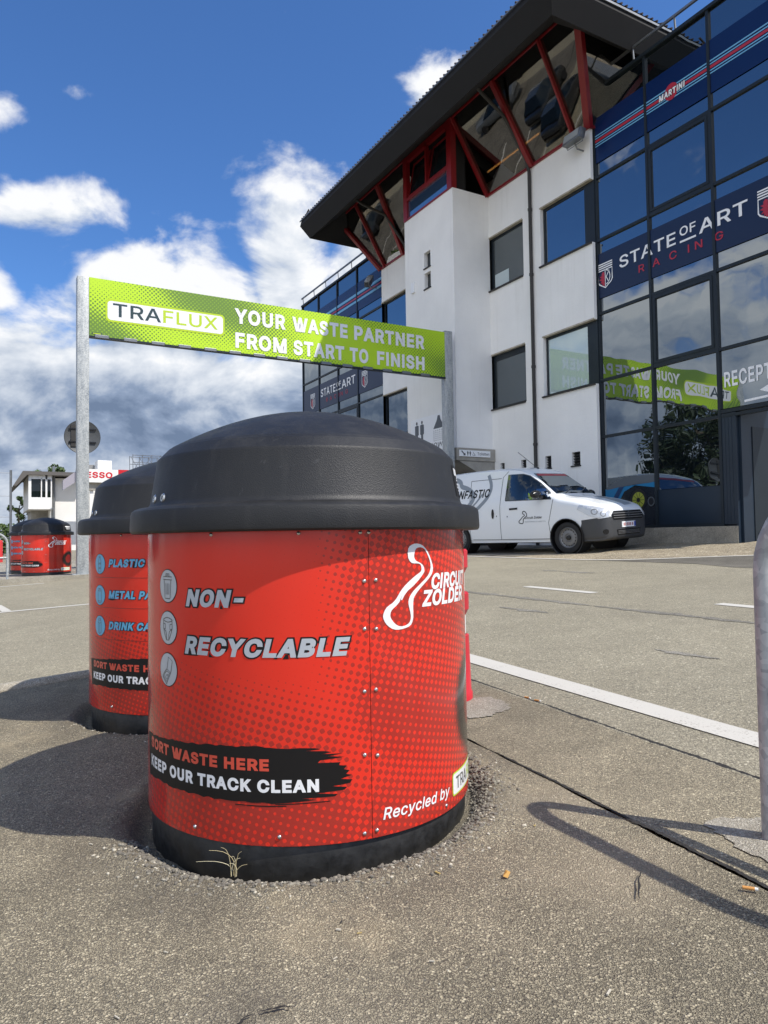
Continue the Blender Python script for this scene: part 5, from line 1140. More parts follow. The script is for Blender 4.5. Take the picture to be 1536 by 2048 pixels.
mb.bar((LT-0.02, 11.87-OUT, ZT), (LT-0.02, T0, ZT), 0.04, 0.05); build('glazing_rail', mb, M_redsteel, bld); mb = MB(); mb.bar((LT-0.02, T1, ZT), (LT-0.02, 21.87+OUT, ZT), 0.04, 0.05); build('glazing_rail', mb, M_redsteel, bld); mb = MB()
mb.bar((LX-0.01, 11.87, ZB+0.01), (LX-0.01, T0, ZB+0.01), 0.09, 0.06); build('glazing_rail', mb, M_redsteel, bld); mb = MB(); mb.bar((LX-0.01, T1, ZB+0.01), (LX-0.01, 21.87, ZB+0.01), 0.09, 0.06); build('glazing_rail', mb, M_redsteel, bld); mb = MB()
mb.bar((LX, 11.86, ZB+0.012), (21, 11.86, ZB+0.012), 0.09, 0.06)
build('glazing_rail', mb, M_redsteel, bld)
# bay on top of the stair tower
bay = None
mb = MB()
mb.box(TX-0.03, TX+0.14, T0+0.0, T0+0.22, ZB, ZT+0.05); mb.box(TX-0.03, TX+0.10, T1-0.20, T1, ZB, ZT+0.05); mb.box(TX-0.02, TX+0.08, 16.98, 17.06, 11.08, ZT)
mb.box(TX-0.028, TX+0.08, T0+0.22, T1-0.20, 11.0, 11.09); mb.box(TX-0.02, TX+0.08, T0+0.22, T1-0.20, ZT-0.12, ZT+0.05); mb.box(TX-0.025, TX+0.08, T0+0.22, T1-0.20, ZB, ZB+0.05)
bay = build('bay_window', mb, M_redsteel, bld)
mb = MB(); mb.box(TX+0.03, TX+0.045, T0+0.22, T1-0.20, ZB+0.05, 11.0); build('pane', mb, glass_mat('blue_spandrel_glass', (0.03, 0.06, 0.12), 0.35, 0.8), bay)
for ya, yb in ((T0+0.24, 16.97), (17.07, T1-0.22)):
    mb = MB(); z0, z1, dx_ = 11.10, ZT-0.13, 0.22
    P = lambda y, z: (TX+0.02+dx_*(z-z0)/(z1-z0), y, z)
    mb.bar(P(ya+.03, z0), P(ya+.03, z1), 0.05, 0.05); mb.bar(P(yb-.03, z0), P(yb-.03, z1), 0.05, 0.05); mb.bar(P(ya, z0+.03), P(yb, z0+.03), 0.05, 0.05); mb.bar(P(ya, z1-.03), P(yb, z1-.03), 0.05, 0.05)
    sash = build('tilted_sash', mb, M_redsteel, bay)
    mb = MB(); mb.prism([P(ya+.04, z0+.05), P(yb-.04, z0+.05), P(yb-.04, z1-.05), P(ya+.04, z1-.05)], (0.01, 0, 0)); build('pane', mb, M_vanglass, bay)
mb = MB(); mb.box(TX+0.5, TX+0.52, T0+0.1, T1-0.1, ZB, ZT); mb.box(TX+0.13, TX+0.52, T0+0.12, T0+0.14, ZB+0.02, ZT); build('bay_core', mb, M_soffit2, bay)
mb = MB(); mb.prism([(13.2, 12.4, ZB), (13.2, 21.3, ZB), (12.9, 21.3, ZT), (12.9, 12.4, ZT)], (0.1, 0, 0)); build('control_room_core', mb, M_soffit2, bld)
m_, q_, p_ = newmat('warm_strip_light'); p_.inputs['Base Color'].default_value = (.5, .3, .1, 1); p_.inputs['Emission Color'].default_value = (1.0, .45, .12, 1); p_.inputs['Emission Strength'].default_value = 1.6
mb = MB(); mb.bar((12.8, 16.2, 11.44), (12.8, 14.02, 11.47), 0.035, 0.035); build('strip_light', mb, m_, bld)

# ---- roof
RY0, RY1, RX1 = 10.44, 23.30, 24.2
prof = [(0.02, 12.25), (-0.02, 12.04), (0.24, 11.56), (1.28, 12.42)]    # (inset from eave line, z)
mb = MB()
def ring(ins, z): x0, y0, y1, x1 = 9.95+ins, RY0+ins, RY1-ins, RX1-ins; return [(x0, y0, z), (x0, y1, z), (x1, y1, z), (x1, y0, z)]
rings = [ring(*p) for p in prof]; mb.v += [Vector(p) for rg in rings for p in rg]
for i in range(3):
    for k in range(4):
        mb.f.append([i*4+k, i*4+(k+1) % 4, (i+1)*4+(k+1) % 4, (i+1)*4+k]); mb.mi.append(0 if i < 2 else 1)
mb.f.append([12, 13, 14, 15]); mb.mi.append(1)
roof = build('roof', mb, [M_soffit, M_soffit2], bld)
mb = MB(); e = ring(0.0, 12.26); hx = 6.2; zr = 12.26+hx*math.tan(R(22))
r0, r1 = (9.95+hx, RY0+hx, zr), (9.95+hx, RY1-hx, zr)
mb.add(e+[r0, r1], [(0, 1, 5, 4), (1, 2, 5), (2, 3, 4, 5), (3, 0, 4)])
for k in range(int((RY1-RY0)/0.16)):
    y = RY0+0.1+k*0.16; mb.tube([(9.93, y, 12.275), (10.5, y, 12.275+0.57*math.tan(R(22)))], 0.024, 6)
for k in range(int((RX1-9.95)/0.16)):
    x = 10.05+k*0.16; mb.tube([(x, RY0-0.02, 12.275), (x, RY0+0.5, 12.275+0.5*math.tan(R(22)))], 0.024, 6)
    mb.tube([(x, RY1+0.02, 12.275), (x, RY1-0.5, 12.275+0.5*math.tan(R(22)))], 0.024, 6)
build('tiles', mb, M_tile, roof, smooth=R(50))
mb = MB(); mb.bar((10.1, RY0-0.03, 12.16), (RX1, RY0-0.03, 12.16), 0.03, 0.05); mb.bar((9.915, RY0, 12.20), (9.915, RY1, 12.20), 0.025, 0.035); build('drip_edge', mb, M_metal, roof)

# ---- glazed blocks either side
ZR = [11.25, 9.22, 7.72, 6.0, 4.436, 3.126, 1.03]
prnd = random.Random(21)


def fpane(y0, y1, z0, z1, parent, mat=M_glass, X=FX, jit=0.0022):
    """one sheet of glass, each hung very slightly differently"""
    a, b, c = (prnd.uniform(-jit, jit) for _ in range(3))
    q4 = [(X+a, y0, z0), (X+b, y1, z0), (X+b+c, y1, z1), (X+a+c, y0, z1)]
    mb = MB(); mb.prism(q4, (0.014, 0, 0)); return build('glass_pane', mb, mat, parent)


def sash(y0, y1, z0, z1, parent):
    mb = MB(); f = 0.10; X0, X1 = FX-0.035, FX+0.02
    mb.box(X0, X1, y0, y0+f, z0, z1); mb.box(X0, X1, y1-f, y1, z0, z1); mb.box(X0, X1, y0+f, y1-f, z0, z0+f); mb.box(X0, X1, y0+f, y1-f, z1-f, z1)
    X0 -= 0.012; g_ = 0.035
    mb.box(X0, FX, y0+g_, y0+f-0.012, z0+g_, z1-g_); mb.box(X0, FX, y1-f+0.012, y1-g_, z0+g_, z1-g_); mb.box(X0, FX, y0+f-0.012, y1-f+0.012, z0+g_, z0+f-0.012); mb.box(X0, FX, y0+f-0.012, y1-f+0.012, z1-f+0.012, z1-g_)
    s_ = build('opening_sash', mb, M_frame, parent); fpane(y0+f, y1-f, z0+f, z1-f, s_, X=FX-0.012)
    return s_


def curtain(cols, label_y, near):
    for i in range(len(cols)-1):
        y1, y0 = cols[i], cols[i+1]
        for j in range(6):
            z1, z0 = ZR[j], ZR[j+1]
            if near and i == 2 and j == 5: continue
            if near and i == 2 and j == 4: z0 = 3.24
            a, b = y0+0.03, y1-0.03
            if (near and i == 1 and j in (1, 3)) or ((not near) and i == 2 and j in (1, 3)):
                sash(a, b, z0+0.03, z1-0.03, bld); continue
            if near and i == 1 and j == 5:
                fpane(a, b, 1.80, z1-0.03, bld)
                mb = MB(); mb.box(FX-0.006, FX+0.02, a, b, z0+0.03, 1.79); build('spandrel_panel', mb, M_bluepanel, bld); continue
            fpane(a, b, z0+0.03, z1-0.03, bld)


NC = [11.85, 10.37, 8.82, 7.27]
FC = [29.32, 27.60, 25.76, 24.02, 21.93]
curtain(NC, 0, True); curtain(FC, 0, False)
XA, XB = FX-0.045, FX+0.05
mb = MB()
for y in NC:
    zb = 3.18 if y < 8.5 else 1.0
    mb.box(XA, XB, y-0.03, y+0.03, zb, 11.25)
mb.box(XA-0.02, XB, 11.86, 11.905, 1.0, 10.6)
for z in ZR[1:]:
    ye = 8.82 if z < 2 else 7.27
    for y1, y0 in zip(NC[:-1], NC[1:]):
        if y0 < ye-0.1: continue
        mb.box(XA+0.006, XB, y0+0.03, y1-0.03, z-0.03, z+0.03)
mb.box(XA+0.004, XB, 7.30, 8.79, 3.18, 3.25)
build('curtain_frame', mb, M_frame, bld)
mb = MB()
for y in FC: mb.box(XA, XB, y-0.03, y+0.03, 1.0, 11.25)
for z in ZR[1:]:
    for y1, y0 in zip(FC[:-1], FC[1:]): mb.box(XA+0.006, XB, y0+0.03, y1-0.03, z-0.03, z+0.03)
build('curtain_frame', mb, M_frame, bld)
for y0, y1 in ((7.24, 11.9), (21.9, 29.36)):
    mb = MB(); mb.box(FX-0.07, FX+0.4, y0, y1, 11.25, 11.32); cap = build('parapet_cap', mb, M_frame, bld)
    mb = MB(); mb.bar((FX-0.03, y0, 11.63), (FX-0.03, y1, 11.63), 0.05, 0.05)
    n_ = int((y1-y0)/1.1)
    for k in range(n_+1):
        y = y0+0.15+(y1-y0-0.3)*k/n_; mb.bar((FX+0.0, y, 11.32), (FX-0.03, y, 11.62), 0.03, 0.03)
    build('handrail', mb, M_metal, bld)
mb = MB(); mb.box(FX+0.06, 22, 8.52, 11.86, 0.4, 11.2); mb.box(FX+0.06, 13.5, 7.28, 8.51, 3.30, 11.2); build('block_core', mb, M_bluepanel, bld)
mb = MB(); mb.box(FX+0.06, 22, 21.9, 29.3, 0.4, 11.2); build('block_core', mb, M_bluepanel, bld)
mb = MB(); mb.box(FX-0.02, FX+0.055, 21.95, 29.32, 0.4, 0.995); build('plinth', mb, M_conc2, bld)
mb = MB(); mb.box(FX-0.05, FX+0.07, 8.50, 11.86, 0.42, 0.995); mb.box(FX+0.07, 13.0, 8.45, 8.515, 0.42, 0.6); build('plinth', mb, asphalt('plinth_concrete', 60, [(0, (0.20, 0.185, 0.155)), (1, (0.36, 0.335, 0.28))], 0.1, (0.4, 0.003)), bld, bevel=0.008)
mb = MB(); mb.box(FX-0.03, FX+0.05, 8.52, 8.79, 1.03, 3.17); mb.box(FX-0.035, FX+0.05, 8.49, 8.53, 0.6, 3.17)
for k in range(3): mb.box(FX-0.035, FX-0.029, 8.575+0.07*k, 8.585+0.07*k, 1.05, 3.15)
build('corner_panel', mb, M_bluepanel, bld)
mb = MB(); mb.box(FX+0.055, 13.5, 8.44, 8.515, 0.62, 3.28)
dr = build('door', mb, M_bluepanel, bld)
mb = MB(); mb.box(12.95, 13.48, 8.425, 8.441, 0.70, 2.9); mb.box(13.05, 13.40, 8.415, 8.426, 0.80, 0.86); build('door_leaf', mb, M_frame, dr)
mb = MB(); mb.box(12.95, 13.48, 8.405, 8.425, 0.66, 0.70); build('kick_rail', mb, M_metal, dr)

# ---- printed films
XF = FX-0.022
def crest(mb, yl, yr, zt, zb, X, dim=False):
    w_ = yl-yr; cx = -(yl+yr)/2; hw = w_/2; W_ = 3
    for k in range(3): fgeo(mb, X, stroke([(cx-hw, zt-0.05*k), (cx+hw, zt-0.05*k)], 0.028), W_)
    t2 = zt-0.15
    sh = [(cx-hw*.95, t2), (cx+hw*.95, t2), (cx+hw*.95, zb+0.16), (cx+hw*.8, zb+0.11), (cx, zb), (cx-hw*.8, zb+0.11), (cx-hw*.95, zb+0.16)]
    fgeo(mb, X, stroke(sh, 0.028, True), W_); fgeo(mb, X, stroke([(cx, t2), (cx, zb+.03)], 0.020), W_)
    lion = [(-.10, .30), (-.06, .34), (-.02, .31), (-.02, .02), (-.05, .0), (-.07, .06), (-.10, .02), (-.09, .1), (-.15, .09), (-.1, .14), (-.17, .18), (-.1, .2), (-.16, .25), (-.1, .25)]
    s_ = (t2-zb)/0.40; fgeo(mb, X, tri_geo([(cx+p[0]*s_, zb+0.03+p[1]*s_) for p in lion]), 2)
    cy = (t2+zb)/2+0.03; fgeo(mb, X, stroke([(cx+0.02+hw*.62*math.cos(a)*.9, cy+hw*.75*math.sin(a)) for a in [R(-88+k*16) for k in range(12)]], 0.022), W_)
    fgeo(mb, X, stroke([(cx+hw*.55, cy+hw*.62), (cx+.03, cy), (cx+hw*.45, cy-hw*.6)], 0.022), W_)


mb = MB(); F = [M_navy, M_blue, M_redfilm, M_whitefilm, M_ltblue, M_black]
yE = 7.29
for ya, yb in zip(NC[:-1], NC[1:]): frect(mb, XF, ya-0.022, yb+0.022, 6.352, 7.40, 0)
X2 = XF-0.008
crest(mb, 11.84, 11.405, 7.13, 6.56, X2); crest(mb, 7.905, 7.47, 7.17, 6.60, X2)
build('printed_film', mb, F, bld); mb = MB()
for tx, yl, yr, z0, z1 in (('STATE', 11.20, 9.70, 6.855, 7.13), ('ART', 9.15, 8.10, 6.86, 7.135), ('OF', 9.60, 9.22, 6.975, 7.165)): ftext(mb, X2, tx, yl, yr, z0, z1, 3, bold=0.012, space=1.02)
fgeo(mb, X2, stroke([(-9.60, 6.862), (-9.22, 6.862)], 0.042), 3)
ftext(mb, X2, 'RACING', 10.67, 8.62, 6.575, 6.745, 2, bold=0.01, space=2.1)
build('lettering', mb, F, bld); mb = MB()
for ya, yb in zip(NC[:-1], NC[1:]):
    frect(mb, XF, ya-0.022, yb+0.022, 9.555, 10.625, 1)
    for z0, z1, mi in ((10.185, 10.213, 4), (10.125, 10.150, 4), (10.045, 10.105, 2), (9.995, 10.020, 4), (9.938, 9.963, 4)): frect(mb, X2, ya-0.022, yb+0.022, z0, z1, mi)
fgeo(mb, X2-.002, ellipse(-9.70, 10.10, 0.165, 0.175, 40), 2)
a, b = fit_text('MARTINI', -10.005, -9.365, 10.025, 10.155, 0.036, 0.10, 1.05, outline=0.085); fgeo(mb, X2-.004, b, 5); fgeo(mb, X2-.006, a, 3)
build('printed_film', mb, F, bld); mb = MB()
ftext(mb, FX-0.01, 'RECEPTION', 8.715, 7.31, 3.675, 3.975, 3, bold=0.02, space=1.02)
fgeo(mb, FX-0.01, polyg([(-8.0, 3.50), (-7.78, 3.41), (-7.78, 3.46), (-7.45, 3.46), (-7.45, 3.54), (-7.78, 3.54), (-7.78, 3.59)]), 3); fgeo(mb, FX-0.01, stroke([(-8.31, 3.345), (-7.45, 3.375)], 0.045), 3)
build('lettering', mb, F, bld)
mb = MB()
for ya, yb in zip(FC[:-1], FC[1:]): frect(mb, XF, ya-0.022, yb+0.022, 6.352, 7.42, 0)
crest(mb, 28.50, 28.02, 7.13, 6.50, X2); crest(mb, 23.70, 23.24, 7.13, 6.52, X2)
for tx, yl, yr, z0, z1 in (('STATE', 27.42, 26.0, 6.84, 7.17), ('ART', 25.42, 24.23, 6.84, 7.17), ('OF', 25.9, 25.5, 6.98, 7.18)): ftext(mb, X2, tx, yl, yr, z0, z1, 3, bold=0.012, space=1.02)
fgeo(mb, X2, stroke([(-25.92, 6.862), (-25.48, 6.862)], 0.042), 3); ftext(mb, X2, 'RACING', 26.9, 24.9, 6.56, 6.73, 2, bold=0.004, space=2.0)
build('printed_film', mb, F, bld); mb = MB()
for ya, yb in zip(FC[:-1], FC[1:]):
    frect(mb, XF, ya-0.022, yb+0.022, 9.555, 10.625, 1)
    for z0, z1, mi in ((10.16, 10.26, 4), (10.045, 10.105, 2), (9.9, 9.99, 4)): frect(mb, X2, ya-0.022, yb+0.022, z0, z1, mi)
build('printed_film', mb, F, bld)
# picture of a blue racing car inside the lowest pane
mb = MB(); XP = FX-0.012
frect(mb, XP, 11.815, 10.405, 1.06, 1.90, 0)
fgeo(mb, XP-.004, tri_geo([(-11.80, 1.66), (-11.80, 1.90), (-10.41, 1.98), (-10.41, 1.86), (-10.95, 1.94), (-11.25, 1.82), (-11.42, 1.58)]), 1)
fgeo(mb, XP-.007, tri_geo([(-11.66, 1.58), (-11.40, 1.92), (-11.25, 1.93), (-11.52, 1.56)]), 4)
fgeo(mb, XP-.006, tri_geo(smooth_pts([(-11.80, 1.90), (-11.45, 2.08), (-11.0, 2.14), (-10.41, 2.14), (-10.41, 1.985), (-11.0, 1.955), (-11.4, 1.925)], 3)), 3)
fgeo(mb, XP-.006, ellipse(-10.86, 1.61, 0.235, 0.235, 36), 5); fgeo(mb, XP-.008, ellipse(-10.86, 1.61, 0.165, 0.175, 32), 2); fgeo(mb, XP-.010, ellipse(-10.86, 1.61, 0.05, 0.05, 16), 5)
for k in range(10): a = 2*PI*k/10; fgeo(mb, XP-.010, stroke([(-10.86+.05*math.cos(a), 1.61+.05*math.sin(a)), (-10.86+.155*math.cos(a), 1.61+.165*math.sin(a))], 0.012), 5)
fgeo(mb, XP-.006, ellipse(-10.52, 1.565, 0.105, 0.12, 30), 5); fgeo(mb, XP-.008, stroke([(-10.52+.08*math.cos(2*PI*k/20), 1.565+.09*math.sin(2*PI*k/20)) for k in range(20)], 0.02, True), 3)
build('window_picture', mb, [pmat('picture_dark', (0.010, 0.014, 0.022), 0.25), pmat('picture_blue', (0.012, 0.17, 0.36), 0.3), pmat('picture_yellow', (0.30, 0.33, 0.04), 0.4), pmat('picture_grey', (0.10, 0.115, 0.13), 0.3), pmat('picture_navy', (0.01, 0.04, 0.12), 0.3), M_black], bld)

# ------------------------------------------------------------------ signs and lamps fixed to the building
ts = thing('toilet_sign', 'small white Toiletten sign with arrow and figures on the concrete canopy above the van', 'sign', (11.7, 15.60, 3.11))
mb = MB(); mb.box(11.19, 12.22, 15.60, 15.629, 3.03, 3.20); pl = build('plate', mb, M_whitefilm, ts)
mb = MB(); O, U, V = (0, 15.596, 0), (1, 0, 0), (0, 0, 1)
mb.flat(O, U, V, stroke([(11.25, 3.175), (11.34, 3.085)], 0.035), 0); mb.flat(O, U, V, polyg([(11.38, 3.055), (11.37, 3.13), (11.30, 3.055)]), 0)
for cx in (11.455, 11.535):
    mb.flat(O, U, V, ellipse(cx, 3.165, 0.014, 0.014, 12), 0); mb.flat(O, U, V, polyg([(cx-.027, 3.148), (cx-.022, 3.10), (cx-.013, 3.10), (cx-.012, 3.052), (cx+.012, 3.052), (cx+.013, 3.10), (cx+.022, 3.10), (cx+.027, 3.148)]), 0)
mb.flat(O, U, V, stroke([(11.65+.035*math.cos(a), 3.085+.03*math.sin(a)) for a in [R(150+k*20) for k in range(13)]], 0.009), 0); mb.flat(O, U, V, stroke([(11.64, 3.16), (11.645, 3.115), (11.68, 3.11), (11.705, 3.06)], 0.01), 0)
build('pictogram', mb, [M_txdark], pl); mb = MB()
mb.flat(O, U, V, fit_text('Toiletten', 11.78, 12.18, 3.075, 3.155), 0); build('lettering', mb, [M_txdark], pl)
ss_ = thing('shower_sign', 'white shower and toilet sign with dark figures on the stair tower wall', 'sign', (11.19, 17.0, 3.85))
mb = MB(); mb.box(11.175, 11.204, 15.85, 18.03, 3.30, 4.33); pl = build('plate', mb, M_whitefilm, ss_)
mb = MB(); X = 11.171
for cy in (-17.70, -17.42):
    fgeo(mb, X, ellipse(cy, 4.20, 0.045, 0.05, 16), 0)
    fgeo(mb, X, tri_geo([(cy-.10, 4.12), (cy-.05, 4.14), (cy+.05, 4.14), (cy+.10, 4.12), (cy+.10, 3.86), (cy+.055, 3.84), (cy+.05, 3.52), (cy-.05, 3.52), (cy-.055, 3.84), (cy-.10, 3.86)]), 0)
build('pictogram', mb, [M_txdark], pl); mb = MB()
fgeo(mb, X, polyg([(-16.60, 4.28), (-16.50, 4.28), (-16.46, 4.16), (-16.27, 3.92), (-16.83, 3.92), (-16.64, 4.16)]), 0)
for i in range(6):
    for j in range(6): fgeo(mb, X, ellipse(-16.80+0.10*i, 3.86-0.055*j, 0.018, 0.017, 8), 0)
build('pictogram', mb, [M_txdark], pl); mb = MB()
ftext(mb, X, 'SHOWER', 17.20, 16.05, 3.38, 3.53, 0, bold=0.01, shear=0.15); build('lettering', mb, [M_txdark], pl)


def floodlight(label, c, rz, tilt):
    th = thing('floodlight', label, 'floodlight', c, 'floodlights on the facade', rz, local=True)
    mb = MB(); mb.box(-0.27, 0.27, -0.10, 0.10, -0.05, 0.22)
    for v in mb.v: v.y += 0.3*v.z*tilt
    b = build('housing', mb, M_metal, th, bevel=0.02, smooth=R(40))
    mb = MB(); mb.box(-0.23, 0.23, -0.112, -0.101, 0.0, 0.19)
    for v in mb.v: v.y += 0.3*v.z*tilt
    build('lens', mb, pmat('lamp_glass', (0.34, 0.36, 0.37), 0.25), b)
    mb = MB(); mb.tube([(0.0, 0.05, -0.05), (0.0, 0.12, -0.16), (0.0, 0.34, -0.16)], 0.02, 8); mb.tube([(-0.28, 0.0, 0.08), (-0.24, 0.05, -0.10), (0.24, 0.05, -0.10), (0.28, 0.0, 0.08)], 0.012, 6); build('bracket', mb, M_metal, th)
    return th


floodlight('grey floodlight at the top right corner of the white wall, below the thick red post', (12.10, 12.08, 10.12), R(-90), 1.0)
floodlight('grey floodlight seen edge on, beside the blue striped film left of the stair tower', (12.12, 22.35, 10.02), R(-120), 2.0)

# ------------------------------------------------------------------ van
from mathutils.bvhtree import BVHTree
VF = Vector((math.sin(R(166.5)), math.cos(R(166.5)), 0)); VL = Vector((-VF.y, VF.x, 0))
vo = Vector((10.16, 10.47, 0))+VL*0.74
van = thing('delivery_van', 'white panel van with grey bumper and NFASTIC lettering parked in front of the building', 'van', (vo.x, vo.y, gz(vo.x, vo.y)+0.012), rz=0, local=True)
slope = Vector((VL.x, VL.y, 0.0432*VL.x+0.0052*VL.y)).normalized(); sf = Vector((VF.x, VF.y, 0.0432*VF.x+0.0052*VF.y)).normalized()
van.rotation_euler = Matrix((sf, slope, sf.cross(slope))).transposed().to_euler()
# x, bottom, top, half width, top half width, is_cab
ST = [(0.84, .33, .70, .60, .50, 0), (0.81, .27, .83, .73, .61, 0), (0.70, .235, .925, .82, .68, 0), (0.50, .225, 1.00, .86, .70, 0), (0.20, .22, 1.08, .874, .715, 0), (-0.12, .22, 1.14, .876, .72, 0),
      (-0.30, .22, 1.215, .876, .72, .25), (-0.50, .22, 1.375, .876, .715, .6), (-0.75, .22, 1.565, .876, .70, .9), (-0.98, .22, 1.72, .876, .69, 1), (-1.25, .22, 1.795, .876, .69, 1), (-1.7, .22, 1.825, .876, .69, 1),
      (-2.4, .22, 1.83, .876, .69, 1), (-3.1, .23, 1.815, .872, .685, 1), (-3.42, .25, 1.77, .862, .67, 1), (-3.53, .30, 1.66, .84, .65, 1)]


def half(st):
    x, zb, zt, w_, wt, c = st
    zs_ = 1.08*c+(zt-0.10)*(1-c); zs_ = min(zs_, zt-0.06)
    pts = [(0, zb), (w_-.12, zb), (w_-.03, zb+.05), (w_-.008, zb+.14), (w_, .58), (w_-.006, .80 if c > 0 else min(.80, zs_-.05)), (w_-.03, zs_), (wt+.012, zt-.13*c-.035*(1-c)), (wt-.045, zt-.045*c-.015*(1-c)), (wt*.62, zt-.004), (0, zt+.016)]
    return [Vector((x, y, z)) for y, z in pts]


def cr(p0, p1, p2, p3, t_): return 0.5*((2*p1)+(p2-p0)*t_+(2*p0-5*p1+4*p2-p3)*t_*t_+(3*p1-3*p2+p3-p0)*t_**3)


H = [half(s_) for s_ in ST]
fine = []
for i in range(len(H)-1):
    n_ = max(2, int(abs(ST[i+1][0]-ST[i][0])/0.035))
    for k in range(n_):
        t_ = k/n_; fine.append([cr(H[max(i-1, 0)][j], H[i][j], H[i+1][j], H[min(i+2, len(H)-1)][j], t_) for j in range(11)])
fine.append(H[-1])
grid = []
for row in fine:
    o_ = []
    for j in range(10):
        for k in range(4):
            t_ = k/4; o_.append(cr(row[max(j-1, 0)], row[j], row[j+1], row[min(j+2, 10)], t_) if 0 < j < 9 else row[j].lerp(row[j+1], t_))
    o_.append(row[10]); grid.append(o_)
nr = len(grid[0]); full = MB()
for rowi in range(len(grid)-1):
    for j in range(nr-1):
        for sgn in (-1, 1):
            q4 = [grid[rowi][j], grid[rowi+1][j], grid[rowi+1][j+1], grid[rowi][j+1]]
            q4 = [Vector((p.x, p.y*sgn, p.z)) for p in q4]
            full.add(q4 if sgn > 0 else q4[::-1], [(0, 1, 2, 3)])
for rowi in (0, -1):
    pts = [Vector(p) for p in grid[rowi]]; full.poly(pts+[Vector((p.x, -p.y, p.z)) for p in pts[::-1][1:-1]])
bm = bmesh.new(); vs_ = [bm.verts.new(v) for v in full.v]
for f in full.f:
    try: bm.faces.new([vs_[i] for i in f])
    except ValueError: pass
bmesh.ops.remove_doubles(bm, verts=bm.verts, dist=1e-4)
JX, JZ, JS = 0.335, 0.645, 0.10           # bumper joint: behind the wheel arch, rising to the headlight
bmesh.ops.bisect_plane(bm, geom=bm.verts[:]+bm.edges[:]+bm.faces[:], plane_co=(JX, 0, 0), plane_no=(1, 0, 0))
bmesh.ops.bisect_plane(bm, geom=bm.verts[:]+bm.edges[:]+bm.faces[:], plane_co=(JX, 0, JZ), plane_no=(-JS, 0, 1))
for v in bm.verts:
    for ax_ in (0, -2.81):
        d_ = math.hypot(v.co.x-ax_, v.co.z-.32)
        if abs(v.co.y) > .5 and .33 < d_ < .40 and v.co.z > .2:
            k_ = .365/d_; v.co.x = ax_+(v.co.x-ax_)*k_; v.co.z = .32+(v.co.z-.32)*k_
bmesh.ops.recalc_face_normals(bm, faces=bm.faces); bm.verts.index_update()
body = MB(); bump = MB(); P_ = [v.co.copy() for v in bm.verts]
for f in bm.faces:
    c_ = f.calc_center_median(); ix = [v.index for v in f.verts]
    if abs(c_.y) > 0.5 and min(math.hypot(c_.x, c_.z-.32), math.hypot(c_.x+2.81, c_.z-.32)) < .3645: continue
    (bump if c_.x > JX and c_.z < JZ+JS*(c_.x-JX) else body).add([P_[i] for i in ix], [tuple(range(len(ix)))])
bm.free()
bvh = BVHTree.FromPolygons([tuple(v) for v in full.v], full.f)


def weld(mb):
    bm = bmesh.new(); vs = [bm.verts.new(v) for v in mb.v]
    for f in mb.f:
        try: bm.faces.new([vs[i] for i in f])
        except ValueError: pass
    bmesh.ops.remove_doubles(bm, verts=bm.verts, dist=1e-4); bmesh.ops.recalc_face_normals(bm, faces=bm.faces)
    bm.verts.index_update(); o_ = MB(); o_.v = [v.co.copy() for v in bm.verts]; o_.f = [[v.index for v in f.verts] for f in bm.faces]; o_.mi = [0]*len(o_.f); bm.free()
    return o_


vbody = build('body', weld(body), M_vanwhite, van, smooth=R(40))
vbump = build('bumper', weld(bump), M_bumper, van, smooth=R(40))


def decal(mb, geo, org, U, V, D, lift, mi, step=0.06):
    """lay flat art onto the van's skin by projecting along D"""
    bm = bmesh.new(); vs = [bm.verts.new((x, y, 0)) for x, y in geo[0]]
    for f in geo[1]:
        try: bm.faces.new([vs[i] for i in f])
        except ValueError: pass
    b = bbox(geo)
    for ax, lo, hi in ((0, b[0], b[1]), (1, b[2], b[3])):
        x = math.floor(lo/step)*step+step
        while x < hi:
            co = (x, 0, 0) if ax == 0 else (0, x, 0); no = (1, 0, 0) if ax == 0 else (0, 1, 0)
            bmesh.ops.bisect_plane(bm, geom=bm.verts[:]+bm.edges[:]+bm.faces[:], plane_co=co, plane_no=no, dist=1e-6); x += step
    bm.verts.index_update(); out = []; org, U, V, D = Vector(org), Vector(U), Vector(V), Vector(D).normalized()
    for v in bm.verts:
        o_ = org+U*v.co.x+V*v.co.y; h = bvh.ray_cast(o_, D, 6)
        out.append((h[0] if h[0] else o_+D*2)-D*lift)
    mb.cur = mi; mb.add(out, [tuple(v.index for v in f.verts) for f in bm.faces]); bm.free()


